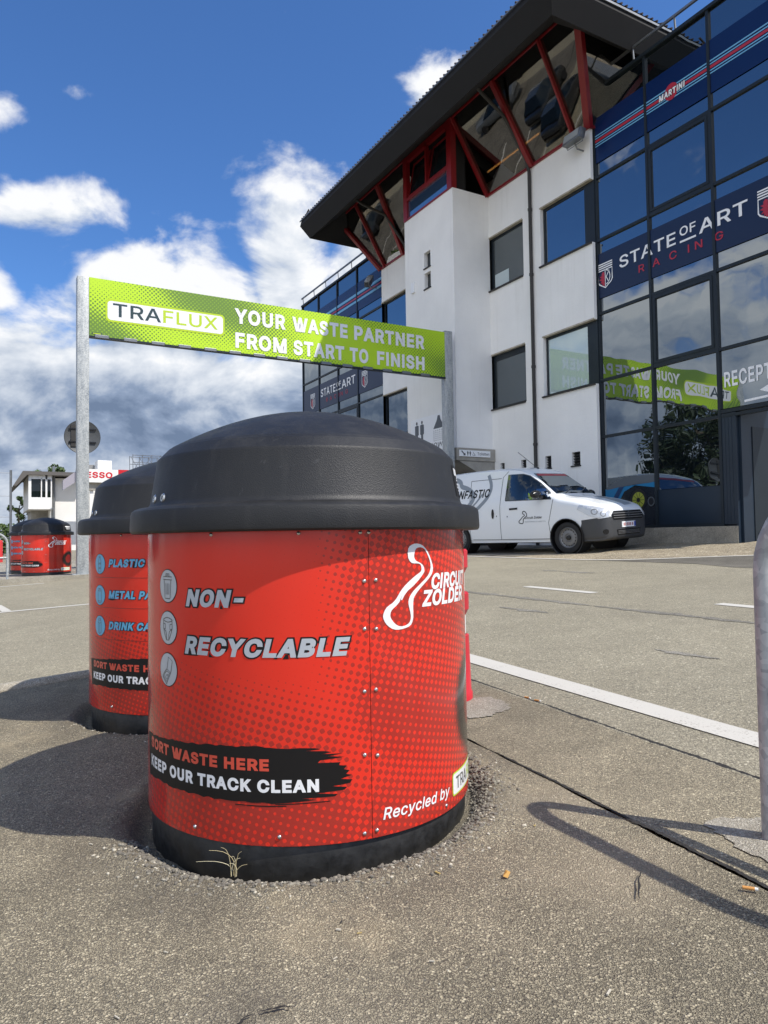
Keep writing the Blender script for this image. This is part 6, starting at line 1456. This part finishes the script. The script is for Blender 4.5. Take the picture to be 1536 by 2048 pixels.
SIDE = dict(org=(0, -3, 0), U=(1, 0, 0), V=(0, 0, 1), D=(0, 1, 0))
LEFT = dict(org=(0, 3, 0), U=(1, 0, 0), V=(0, 0, 1), D=(0, -1, 0))
FRONT = dict(org=(3, 0, 0), U=(0, 1, 0), V=(0, 0, 1), D=(-1, 0, 0))
CORN = dict(org=(2.0, -2.0, 0), U=(0.7071, 0.7071, 0), V=(0, 0, 1), D=(-0.7071, 0.7071, 0))
sw_ = [(-1.47, 1.12), (-0.33, 1.10), (-0.42, 1.22), (-0.66, 1.43), (-0.92, 1.60), (-1.08, 1.645), (-1.44, 1.66)]
for S_ in (SIDE, LEFT):
    mb = MB(); decal(mb, tri_geo(sw_), **S_, lift=0.006, mi=0); build('side_window', mb, M_vanglass, van)
    mb = MB(); decal(mb, stroke(sw_+[sw_[0]], 0.03), **S_, lift=0.0035, mi=0)
    for pts in ([(-1.60, .30), (-1.61, 1.0), (-1.58, 1.62), (-1.45, 1.74)], [(-0.36, .30), (-0.40, .62), (-0.30, 1.02), (-0.28, 1.13)], [(-1.60, .30), (-.36, .30)], [(-2.45, .34), (-2.45, 1.60)], [(-2.45, 1.60), (-1.62, 1.60)], [(-2.38, .305), (-1.60, .30)]):
        decal(mb, stroke(pts, 0.011), **S_, lift=0.003, mi=0)
    build('panel_gap', mb, M_seam, vbody)
    mb = MB(); decal(mb, polyg([(-1.36, .915), (-1.36, .955), (-1.15, .96), (-1.15, .92)]), **S_, lift=0.012, mi=0); decal(mb, ellipse(-1.80, .85, .035, .105, 20), **S_, lift=0.010, mi=0); decal(mb, ellipse(-1.70, .80, .012, .015, 10), **S_, lift=0.006, mi=0); decal(mb, ellipse(-1.42, .78, .012, .015, 10), **S_, lift=0.006, mi=0)
    build('door_handle', mb, M_plblack, vbody)
mb = MB(); ws = [(-.68, 1.20), (.68, 1.20), (.655, 1.36), (.61, 1.56), (.585, 1.655), (-.585, 1.655), (-.61, 1.56), (-.655, 1.36)]
decal(mb, tri_geo(ws), **FRONT, lift=0.006, mi=0); wsn = build('windscreen', mb, M_vanglass, van)
mb = MB(); decal(mb, polyg([(-.55, 1.60), (.55, 1.60), (.54, 1.645), (-.54, 1.645)]), **FRONT, lift=0.010, mi=0); build('sun_strip', mb, M_redfilm, wsn)
mb = MB()
for y in (-.40, .15): mb.bar((-0.28, y, 1.20), (-0.42, y+.45, 1.32), 0.02, 0.02)
build('wiper', mb, M_plblack, wsn)
mb = MB(); decal(mb, tri_geo([(.02, .05), (.76, .03), (.70, .42), (.05, .50)]), org=(0, 0, 3), U=(1, 0, 0), V=(0, 1, 0), D=(0, 0, -1), lift=0.004, mi=0); build('bonnet_vinyl', mb, M_vgrey, vbody)
# lamps, grille, plate
for S_, nm in ((CORN, -1), (dict(org=(2.0, 2.0, 0), U=(-0.7071, 0.7071, 0), V=(0, 0, 1), D=(-0.7071, -0.7071, 0)), 1)):
    k = 1 if nm < 0 else -1
    hl = [(-.44, .86), (-.40, .945), (-.18, .91), (.06, .85), (.13, .80), (.10, .685), (-.10, .66), (-.27, .73)]
    hl = [((x if nm < 0 else x), z) for x, z in hl]
    if nm > 0: hl = [(-x, z) for x, z in hl]
    mb = MB(); decal(mb, tri_geo(hl), **S_, lift=0.008, mi=0, step=0.03); h_ = build('headlight', mb, M_lamp, van)
    mb = MB()
    for cx, cz, r_ in ((-.02, .755, .05), (-.17, .80, .05)): decal(mb, stroke([((cx if nm < 0 else -cx)+r_*math.cos(2*PI*i/16), cz+r_*math.sin(2*PI*i/16)) for i in range(16)], 0.012, True), **S_, lift=0.012, mi=0, step=0.03)
    build('reflector', mb, M_rim, h_)
    mb = MB(); decal(mb, ellipse(.02 if nm < 0 else -.02, .41, .06, .05, 18), **S_, lift=0.006, mi=0, step=0.03); build('fog_lamp', mb, M_plblack, vbump)
mb = MB(); decal(mb, tri_geo([(-.56, .63), (.56, .63), (.62, .72), (.52, .80), (-.52, .80), (-.62, .72)]), **FRONT, lift=0.008, mi=0)
for z in (.665, .71, .755): decal(mb, stroke([(-.56, z), (.56, z)], 0.014), **FRONT, lift=0.014, mi=1)
decal(mb, tri_geo([(-.42, .33), (.42, .33), (.46, .44), (-.46, .44)]), **FRONT, lift=0.006, mi=0)
for z in (.36, .385, .41): decal(mb, stroke([(-.42, z), (.42, z)], 0.008), **FRONT, lift=0.010, mi=1)
decal(mb, stroke([(0, .785), (.045, .712), (0, .64), (-.045, .712)], 0.020, True), **FRONT, lift=0.020, mi=2)
build('grille', mb, [M_plblack, M_rim, M_grille], van)
mb = MB(); mb.box(0.835, 0.853, -.26, .26, .475, .585); mb.cur = 1; mb.box(0.853, 0.855, .205, .257, .48, .58); mb.cur = 2
for i, y in enumerate((.14, .06, .00, -.06, -.13, -.19)): mb.box(0.8535, 0.8545, y-.022, y+.022, .50, .56)
build('licence_plate', mb, [M_whitefilm, pmat('plate_blue', (.02, .06, .35), .4), pmat('plate_red_blur', (.45, .20, .20), .5)], vbump)
# mirrors, roof aerial, wheels
for sgn in (-1, 1):
    mb = MB(); mb.lathe([(0.0001, -.13), (.055, -.115), (.083, -.05), (.088, .03), (.07, .11), (.0001, .125)], 16, (-0.58, sgn*1.02, 1.20), 'Y')
    mb.bar((-0.52, sgn*.88, 1.13), (-0.56, sgn*.98, 1.16), .06, .05); build('wing_mirror', mb, M_plblack, van, smooth=R(50))
mb = MB(); mb.tube([(-1.12, -.10, 1.78), (-1.62, -.10, 2.18)], .006, 6); mb.sphere((-1.12, -.10, 1.78), .03); build('aerial', mb, M_plblack, van)
wheel0 = None
for x in (0, -2.81):
    for sgn in (-1, 1):
        if wheel0 is None:
            mb = MB(); mb.lathe([(.205, .075), (.225, .095), (.27, .100), (.300, .090), (.312, .06), (.312, -.06), (.300, -.09), (.20, -.09), (.19, -.02)], 44, (0, 0, 0), 'Y')
            wheel0 = build('wheel', mb, M_tyre, van, smooth=R(35))
            mb = MB(); mb.lathe([(.206, .080), (.196, .086), (.188, .060), (.165, .045), (.150, .058), (.085, .066), (.07, .05), (.0001, .05)], 44, (0, 0, 0), 'Y'); rm = build('rim', mb, M_rim, wheel0, smooth=R(30))
            mb = MB(); mb.lathe([(.05, .05), (.045, .085), (.0001, .09)], 20, (0, 0, 0), 'Y')
            for k in range(16):
                a = 2*PI*k/16; mb.lathe([(.0001, .0), (.011, .0), (.011, -.004)], 10, (.158*math.cos(a), .0545+.0025, .158*math.sin(a)), 'Y')
            build('hub_cap', mb, M_plblack, wheel0)
            wheel0.location = (x, sgn*.755, .312); wheel0.rotation_euler = (0, 0, PI)
        else:
            o = wheel0.copy(); COL.objects.link(o); o.parent = van; o.location = (x, sgn*.755, .312); o.rotation_euler = (0, 0, PI if sgn < 0 else 0)
            for ch in wheel0.children:
                c = ch.copy(); COL.objects.link(c); c.parent = o
for x in (0, -2.81):
    for sgn in (-1, 1):
        mb = MB(); mb.lathe([(.375, .895), (.358, .893), (.356, .50), (.0001, .48)], 40, (x, 0, .32), 'Y')
        if sgn < 0: mb.v = [Vector((v.x, -v.y, v.z)) for v in mb.v]
        build('wheel_arch', mb, M_black, van, smooth=R(40))
mb = MB(); mb.box(-3.4, .5, -.72, .72, .24, .5); build('underbody', mb, M_black, van)
# lettering and swirls on the side
mb = MB()
for pts, wd in (([(-3.30, 1.60), (-2.95, 1.66), (-2.78, 1.60), (-2.72, 1.50), (-2.55, 1.44), (-2.40, 1.34), (-2.36, 1.2), (-2.52, 1.02), (-2.9, .80), (-3.2, .6)], .10), ([(-1.98, 1.70), (-1.88, 1.45), (-1.96, 1.22), (-2.2, 1.0), (-2.5, .80), (-2.8, .62)], .08), ([(-2.10, 1.30), (-2.35, 1.05), (-2.75, .85)], .04)):
    decal(mb, stroke(smooth_pts(pts, 4, False), wd), **SIDE, lift=0.004, mi=1)
decal(mb, fit_text('FANFASTIC', -3.04, -1.90, 1.215, 1.40, bold=0.018, shear=0.25), **SIDE, lift=0.007, mi=0)
build('lettering', mb, [M_txblack, M_vgrey], vbody); mb = MB()
rbn = [(-1.02+(p[0]-.08)*1.15, .62+(p[1]-.627)*1.15) for p in ((0.0727, 0.8116), (0.0859, 0.8462), (0.1260, 0.8436), (0.1608, 0.8031), (0.1613, 0.7643), (0.1148, 0.7303), (0.0891, 0.7035), (0.0867, 0.6548), (0.0616, 0.6298), (0.0013, 0.6429), (-0.0077, 0.6709), (0.0330, 0.7089), (0.0788, 0.7530), (0.1159, 0.7731), (0.1030, 0.7964))]
decal(mb, stroke(smooth_pts(rbn, 3), .016, True), **SIDE, lift=0.005, mi=0)
decal(mb, fit_text('Circuit Zolder', -0.97, -0.55, .715, .765, bold=.015, shear=.2), **SIDE, lift=0.005, mi=0)
decal(mb, fit_text('MAINTENANCE & LOGISTICS', -0.97, -0.47, .645, .67), **SIDE, lift=0.005, mi=1)
build('lettering', mb, [M_txblack, M_vgrey], vbody)

# ------------------------------------------------------------------ plants
def leaf_mat(name, cols):
    m, q, p = newmat(name)
    oi = q.n('ShaderNodeNewGeometry'); r_ = oi.outputs['Random Per Island']
    q.L.new(q.ramp(r_, [(i/(len(cols)-1), c) for i, c in enumerate(cols)]), p.inputs['Base Color']); p.inputs['Roughness'].default_value = 0.6
    return m


M_leaf = leaf_mat('foliage', [(0.030, 0.058, 0.014), (0.055, 0.095, 0.022), (0.085, 0.125, 0.030)])
M_leafd = leaf_mat('dark_foliage', [(0.010, 0.020, 0.006), (0.020, 0.036, 0.010), (0.034, 0.055, 0.014)])
M_leaf2 = leaf_mat('dry_foliage', [(0.07, 0.075, 0.025), (0.12, 0.12, 0.04), (0.15, 0.135, 0.055)])
M_bark = pmat('bark', (0.09, 0.07, 0.05), 0.9, vary=0.3, vscale=6)


def tree(name, label, x, y, z, h, rx, rz_, n, seed, mat=M_leaf, ls=0.16, cat='tree', group=None, trunk=True):
    rnd = random.Random(seed); th = thing(name, label, cat, (x, y, z), group)
    if trunk:
        mb = MB(); mb.tube([(x, y, z-.1), (x+.05, y, z+h*.25), (x-.05, y+.06, z+h*.5), (x, y, z+h*.8)], [h*.03, h*.024, h*.017, h*.006], 10)
        for k in range(7):
            a = rnd.uniform(0, 6.3); b = h*(.3+.07*k); mb.tube([(x, y, z+b), (x+math.cos(a)*rx*.4, y+math.sin(a)*rx*.4, z+b+h*.10), (x+math.cos(a)*rx*.75, y+math.sin(a)*rx*.75, z+b+h*.16)], [h*.012, h*.008, h*.003], 6)
        build('trunk', mb, M_bark, th, smooth=1)
    clumps = []
    for k in range(max(8, n//170)):
        while True:
            p = Vector((rnd.uniform(-1, 1), rnd.uniform(-1, 1), rnd.uniform(-1, 1)))
            if 0.25 < p.length < 1: break
        clumps.append((Vector((x+p.x*rx, y+p.y*rx, z+h-rz_+p.z*rz_*(0.95 if p.z > 0 else .8))), rnd.uniform(.16, .34)*rx))
    mb = MB()
    for i in range(n):
        c, r_ = rnd.choice(clumps); d = Vector((rnd.gauss(0, 1), rnd.gauss(0, 1), rnd.gauss(0, .8))); d = d.normalized()*r_*rnd.random()**.45
        p = c+d; nn = (d.normalized()+Vector((rnd.gauss(0, .6), rnd.gauss(0, .6), rnd.gauss(.3, .6)))).normalized(); a = nn.orthogonal().normalized(); a = (Matrix.Rotation(rnd.uniform(0, 6.3), 3, nn) @ a); b = nn.cross(a); s_ = ls*rnd.uniform(.6, 1.3)
        mb.add([p-a*s_, p-b*s_*.45+nn*s_*.1, p+a*s_, p+b*s_*.45+nn*s_*.1], [(0, 1, 2, 3)])
    build('crown', mb, mat, th)
    return th


tree('broadleaf_tree', 'dark leafy tree across the road, seen as a reflection in the ground floor glass', -45.0, 50.5, -0.4, 18.0, 6.4, 8.2, 15000, 3, M_leafd, .27)
tree('broadleaf_tree', 'lower olive tree across the road, reflected beside the dark leafy tree', -38.0, 66.0, -0.3, 8.6, 5.4, 3.9, 5000, 4, M_leaf2, .27)
tree('broadleaf_tree', 'smaller olive tree across the road, reflected low in the first glass bay', -29.0, 74.0, -0.3, 6.4, 5.4, 3.0, 4000, 5, M_leaf2, .27)
tree('broadleaf_tree', 'tree crown showing above the roof of the white house with the window bay', 4.75, 62.0, 0.2, 7.1, 1.5, 1.5, 900, 6, M_leaf, .18)
tree('broadleaf_tree', 'small tree top just left of the white house roof', 2.6, 60.0, 0.2, 4.4, 1.0, 1.0, 500, 8, M_leaf, .18)
tree('shrub', 'low green shrub above the lids of the distant bins', 2.2, 40.0, 0.2, 2.0, .7, .7, 500, 9, M_leaf2, .10, 'shrub')
hd = thing('hedge', 'dark green hedge at the far left edge behind the fence', 'hedge', (-1.5, 46, 0.2))
mb = MB(); rnd = random.Random(31)
for i in range(3500):
    p = Vector((rnd.uniform(-5, 2.6), 46+rnd.uniform(-.6, .6), .2+1.7*rnd.random()**.7+.25*noise.noise(Vector((i*.01, 0, 0))))); a = Vector((rnd.gauss(0, 1), rnd.gauss(0, 1), rnd.gauss(0, 1))).normalized(); b = a.orthogonal().normalized()
    mb.add([p-a*.14, p-b*.07, p+a*.14, p+b*.07], [(0, 1, 2, 3)])
build('foliage', mb, M_leaf, hd)
lp = thing('lamp_post', 'slim street lamp across the road, mirrored in the first glass bay', 'street lamp', (-30.6, 59, -0.3))
mb = MB(); mb.tube([(-30.6, 59, -.4), (-30.6, 59, 11.3)], [.11, .08], 10); build('pole', mb, M_metal, lp, smooth=1)
mb = MB(); mb.box(-30.8, -29.8, 58.7, 59.3, 11.2, 11.5); build('lamp_head', mb, M_pipe, lp, bevel=.03)
# cars across the road, seen only mirrored in the control room glass
def car(label, x, y, rz, paint):
    th = thing('parked_car', label, 'car', (x, y, gz(x, y)+.005), 'cars parked across the road', rz, local=True)
    C_ = [(2.15, .35, .62, .60), (2.05, .25, .76, .80), (1.5, .22, .90, .86), (.75, .22, .97, .88), (-.9, .22, 1.0, .88), (-1.7, .22, .98, .86), (-2.05, .28, .90, .80), (-2.12, .40, .75, .68)]
    mb = MB(); vs = []
    for (cx, zb, zt, w_) in C_: vs += [(cx, s_*y_, z_) for s_ in (-1,) for y_, z_ in ((w_-.1, zb), (w_, zb+.18), (w_, zt-.25), (w_-.06, zt-.05), (w_*.6, zt), (0, zt+.015))]+[(cx, y_, z_) for y_, z_ in ((w_*.6, zt), (w_-.06, zt-.05), (w_, zt-.25), (w_, zb+.18), (w_-.1, zb))]
    n_ = 11; mb.add(vs, [(i*n_+k, i*n_+(k+1) % n_, (i+1)*n_+(k+1) % n_, (i+1)*n_+k) for i in range(len(C_)-1) for k in range(n_)]+[tuple(range(n_)), tuple(range((len(C_)-1)*n_, len(C_)*n_))])
    build('body', mb, paint, th, smooth=R(35))
    G_ = [(.95, .96, .70), (.30, 1.36, .60), (-.2, 1.44, .58), (-1.1, 1.42, .57), (-1.75, 1.02, .66)]
    mb = MB(); vs = []
    for (cx, zt, w_) in G_: vs += [(cx, -.80, .94), (cx, -w_, zt), (cx, w_, zt), (cx, .80, .94)]
    mb.add(vs, [(i*4+k, i*4+k+1, (i+1)*4+k+1, (i+1)*4+k) for i in range(4) for k in range(3)]); gh = build('cabin', mb, M_vanglass, th)
    mb = MB(); mb.prism([(.28, -.59, 1.372), (.28, .59, 1.372), (-.2, .585, 1.45), (-.2, -.585, 1.45)], (0, 0, .012)); mb.prism([(-.2, -.585, 1.45), (-.2, .585, 1.45), (-1.1, .57, 1.43), (-1.1, -.57, 1.43)], (0, 0, .012)); build('roof', mb, paint, gh)
    for cx in (1.35, -1.3):
        for s_ in (-1, 1):
            mb = MB(); mb.lathe([(.0001, -.1), (.30, -.1), (.32, -.06), (.32, .06), (.30, .1), (.0001, .1)], 24, (cx, s_*.80, .32), 'Y'); build('wheel', mb, M_tyre, th, smooth=R(40))


P_dark = pmat('dark_car_paint', (.012, .014, .018), .25, coat=.6); P_grey = pmat('grey_car_paint', (.10, .11, .12), .3, coat=.6); P_blue = pmat('blue_car_paint', (.010, .02, .12), .3, coat=.6)
for lab, x, y, rz, pt in (('dark car parked across the road, mirrored nearest the thick red corner post', -10.2, 31.6, PI, P_dark), ('second dark car across the road, mirrored beside the thin red mullion', -13.2, 34.4, PI, P_dark),
                          ('grey car across the road, mirrored behind the drain pipe bend', -16.6, 41.0, 1.35, P_grey), ('dark blue car across the road, mirrored just above the grey one', -20.0, 41.6, 1.35, P_blue), ('dark car across the road, mirrored in the far glazing beyond the stair tower', -15.2, 58.8, PI, P_dark)):
    car(lab, x, y, rz, pt)
sheet('car_park', [-18.5, -12, -4], [29.5, 45, 70], M_patch, 0.002)
mb = MB()
for k in range(9): mb.box(-18.4, -4.1, 29.6+4.6*k, 29.66+4.6*k, gz(-10, 40)+.003, gz(-10, 40)+.006)
structure('slab_joint', mb, M_dirt)
for k in range(14): band('bay_line', lerp_line((-6.0, 30.0+2.7*k), (-12.2, 30.3+2.7*k), 3), 0.14, M_line, 0.004)

# ------------------------------------------------------------------ far left: house, forecourt canopy
hs = thing('white_house', 'white house at far left with an overhanging window bay and dark flat roof', 'house', (4.3, 50, 0.3))
M_wh2 = pmat('white_paint_wall', (0.78, 0.77, 0.74), 0.8, vary=0.05, vscale=.6)
mb = MB(); mb.box(3.9, 8.4, 50, 56, 0.0, 5.0); build('wall', mb, M_wh2, hs)
mb = MB(); mb.box(2.62, 3.95, 49.2, 55, 2.98, 3.72); mb.box(2.62, 2.78, 49.2, 55, 3.72, 5.1); mb.box(3.58, 3.68, 49.2, 49.35, 3.72, 5.1); mb.box(3.88, 3.95, 49.2, 55, 3.72, 5.1); mb.box(2.78, 3.88, 49.2, 55, 4.86, 5.1); mb.box(3.32, 3.38, 49.2, 49.3, 3.72, 4.9); bayw = build('window_bay', mb, M_wh2, hs)
mb = MB(); mb.box(2.78, 3.88, 49.32, 54.8, 3.72, 4.86); build('pane', mb, M_vanglass, bayw)
mb = MB(); mb.prism([(2.3, 48.95, 5.32), (1.78, 48.95, 4.42), (1.95, 48.95, 4.40), (2.55, 48.95, 5.1), (6.0, 48.95, 5.1), (6.0, 48.95, 5.32)], (0, 6.6, 0)); build('roof', mb, pmat('grey_felt_roof', (.12, .11, .10), .9), hs)
mb = MB(); mb.box(2.9, 3.9, 51.5, 55.5, 0.2, 2.98); build('undercroft', mb, M_conc2, hs)
mb = MB(); mb.tube([(4.1, 49.9, 0.2), (4.1, 49.9, 5.75)], .09, 10); build('drain_pipe', mb, M_metal, hs)
mb = MB(); mb.prism([(6.2, 56, 5.6), (7.9, 56, 5.6), (7.3, 56, 6.55), (6.8, 56, 6.55)], (0, 4, 0)); build('rear_gable', mb, pmat('grey_gable', (.25, .245, .235), .9), hs)
mb = MB(); mb.box(7.35, 8.3, 54.5, 56, 4.9, 6.75); build('chimney', mb, M_wh2, hs)
fc = thing('forecourt_canopy', 'white canopy fascia with red ESSO letters beside the left banner post', 'canopy', (6.8, 47.5, 0.3))
mb = MB(); k = 47.5/50
mb.box(5.42*k, 8.02*k, 47.5, 47.9, .865+(4.80-.865)*k, .865+(5.665-.865)*k)
fas = build('fascia', mb, M_wh2, fc)
mb = MB(); mb.prism([(4.66*k, 47.6, .865+3.40*k), (5.415*k, 47.6, .865+3.93*k), (5.415*k, 47.6, .865+4.62*k), (4.66*k, 47.6, .865+4.02*k)], (0, 0.4, 0)); build('side_fascia', mb, pmat('mauve_grey_sheet', (.33, .31, .35), .6), fc)
mb = MB(); mb.box(8.03*k, 8.95*k, 47.52, 48, .865+4.30*k, .865+4.815*k); build('end_block', mb, pmat('red_sheet', (.55, .012, .02), .45), fc)
mb = MB(); mb.box(5.5*k, 7.95*k, 47.75, 48.3, .865+3.45*k, .865+3.93*k); build('soffit', mb, M_conc2, fc)
mb = MB()
for x in (6.0, 7.4): mb.box(x, x+.2, 47.9, 48.1, .2, .865+3.5*k)
build('column', mb, M_wh2, fc)
mb = MB(); mb.flat((0, 47.49, 0), (1, 0, 0), (0, 0, 1), fit_text('ESSO', 6.04*k, 7.66*k, .865+(5.09-.865)*k, .865+(5.49-.865)*k, .03), 0); build('lettering', mb, pmat('red_letters', (.58, .01, .02), .45), fas)
sc = thing('scaffold_tower', 'thin grey scaffold tower with guard rails behind the lids of the near bins', 'scaffold', (9.8, 50, 0.4))
mb = MB()
for x in (9.05, 9.6, 10.2, 10.8):
    for y in (50, 51.2): mb.tube([(x, y, .4), (x-.1*(x < 9.1), y, 6.75)], .022, 6)
for z in (5.75, 6.2, 6.7):
    for y in (50, 51.2): mb.tube([(8.95, y, z), (10.85, y, z)], .02, 6)
for x in (9.05, 9.6, 10.2): mb.tube([(x, 50, 5.75), (x+.55, 50, 6.7)], .015, 6); mb.tube([(x+.55, 51.2, 5.75), (x, 51.2, 6.7)], .015, 6)
build('frame', mb, M_metal, sc)
mb = MB(); mb.box(8.95, 10.85, 50, 51.2, 5.66, 5.74); build('deck', mb, M_pipe, sc)
fe = thing('wire_fence', 'pale fence post with wires at the far left edge', 'fence', (0.62, 19.2, 0.2))
mb = MB(); mb.tube([(0.645, 19.2, .15), (0.645, 19.2, 2.62)], .028, 10); build('post', mb, M_metal, fe)
mb = MB()
for z in (.5, 1.0, 1.5, 2.0, 2.55): mb.tube([(-4, 19.2, z), (.645, 19.2, z)], .006, 5)
build('wire', mb, M_metal, fe)
rb_ = thing('road_barrier', 'low red road barrier at the far left edge', 'barrier', (-0.6, 30, 0.2))
mb = MB(); mb.prism([(-2.2, 29.8, .16), (-2.2, 30.3, .16), (-2.2, 30.15, 1.0), (-2.2, 29.95, 1.0)], (2.95, 0, 0)); build('body', mb, pmat('red_barrier_plastic', (.50, .02, .02), .45), rb_, bevel=.03)
sk = thing('parked_trailer', 'pale covered trailer standing at the far left edge', 'trailer', (-1.0, 40, 0.2))
mb = MB(); mb.prism([(-3.5, 40, .9), (.55, 40, .9), (.62, 40, 1.5), (.40, 40, 2.5), (-3.5, 40, 2.5)], (0, 5, 0)); build('body', mb, M_wh2, sk, bevel=.08)
mb = MB(); mb.box(-3.4, .5, 40.1, 44.9, .6, .9); build('chassis', mb, M_pipe, sk)
mb = MB(); mb.lathe([(.0001, 0), (.35, 0), (.38, .03), (.38, .25), (.0001, .25)], 24, (.2, 40.05, .58), 'Y'); build('wheel', mb, M_tyre, sk)

# ------------------------------------------------------------------ small things on the ground
gt = thing('grass_tuft', 'dry grass tuft sprouting at the foot of the big NON-RECYCLABLE bin', 'grass', (0.548, 1.745, gz(.548, 1.745)+.014))
rnd = random.Random(77); mb = MB(); bx_, by2, bz_ = 0.545, 1.735, gz(.548, 1.745)+.012
for k, (du, dh, cv) in enumerate(((-.075, .085, .055), (-.10, .055, .04), (-.03, .09, .015), (.02, .055, -.004), (.012, .075, .0), (-.012, .06, .008), (.028, .038, .0), (-.02, .045, .0), (.006, .05, .0))):
    base = Vector((bx_+rnd.uniform(-.008, .010), by2+rnd.uniform(-.006, .004), bz_)); P = []
    for i in range(8):
        t_ = i/7; P.append(base+Vector((du*t_*t_*.87+rnd.uniform(-.001, .001), -du*t_*t_*.3-.012*t_, dh*(t_*1.6-.75*t_*t_)+cv*0)))
    mb.cur = k % 2; mb.tube(P, [.0009*(1-.8*i/7)+.0002 for i in range(8)], 5)
build('blade', mb, [pmat('straw', (.48, .40, .22), .7), pmat('pale_straw', (.60, .54, .36), .7)], gt)


def litter(name, label, cat, x, y, dz, fn, mat, group=None):
    z = gz(x, y)+dz; th = thing(name, label, cat, (x, y, z), group); mb = MB(); fn(mb, Vector((x, y, z))); build('piece', mb, mat, th, smooth=R(50)); return th


M_filter = pmat('orange_filter', (.55, .26, .07), .8); M_paper = pmat('cigarette_paper', (.70, .68, .62), .8)
for lab, x, y, dz, a in (('orange cigarette end lying by the kerb crack near the close hoop', 1.464, 0.995, .018, -.9), ('orange cigarette end in the far crack, nearer the marker post', 2.191, 2.562, .012, -1.3), ('orange cigarette end in the far crack, the one farther right of the pair', 2.190, 2.493, .012, -1.2)):
    z = gz(x, y)+dz; th = thing('cigarette_end', lab, 'litter', (x, y, z), 'cigarette ends on the asphalt'); d = Vector((math.cos(a), math.sin(a), 0)); p = Vector((x, y, z+.004))
    mb = MB(); mb.tube([p-d*.014, p+d*.010], .0038, 8); f_ = build('filter', mb, M_filter, th, smooth=1)
    mb = MB(); mb.tube([p+d*.0101, p+d*.017], .0036, 8); build('paper', mb, M_paper, f_, smooth=1)
litter('dry_leaf', 'small orange dry leaf on the asphalt right of the big bin', 'leaf', 1.075, 1.345, .017, lambda mb, p: mb.add([p+Vector(v)*.011 for v in ((-1, 0, .3), (-.2, -.7, 0), (1, -.2, .8), (.5, .8, 1.0), (-.4, .6, .2), (.2, 0, .9))], [(0, 1, 5), (1, 2, 5), (2, 3, 5), (3, 4, 5), (4, 0, 5)]), pmat('dry_leaf', (.46, .25, .06), .8))
rnd = random.Random(91); mb = MB()
for k in range(30):
    x, y = rnd.uniform(.05, 1.45), rnd.uniform(.85, 2.4)
    if any(math.hypot(x-a, y-b) < .53 for a, b in BINS): continue
    z = gz(x, y)+.0155+island_h(x, y); a = rnd.uniform(0, 6.3); l_ = rnd.uniform(.003, .009); d = Vector((math.cos(a), math.sin(a), 0)); p = Vector((x, y, z+.002)); mb.cur = rnd.choice([0, 0, 1, 2])
    mb.bar(p-d*l_, p+d*l_, rnd.uniform(.0015, .004), rnd.uniform(.001, .003))
structure('debris', mb, [pmat('pale_chip', (.50, .46, .37), .8), pmat('dark_chip', (.03, .03, .03), .8), pmat('ochre_chip', (.44, .33, .12), .8)], kind='stuff')

for o in bpy.data.objects:
    if o.type == 'MESH' and o.parent is None and 'kind' not in o: o['kind'] = 'structure'
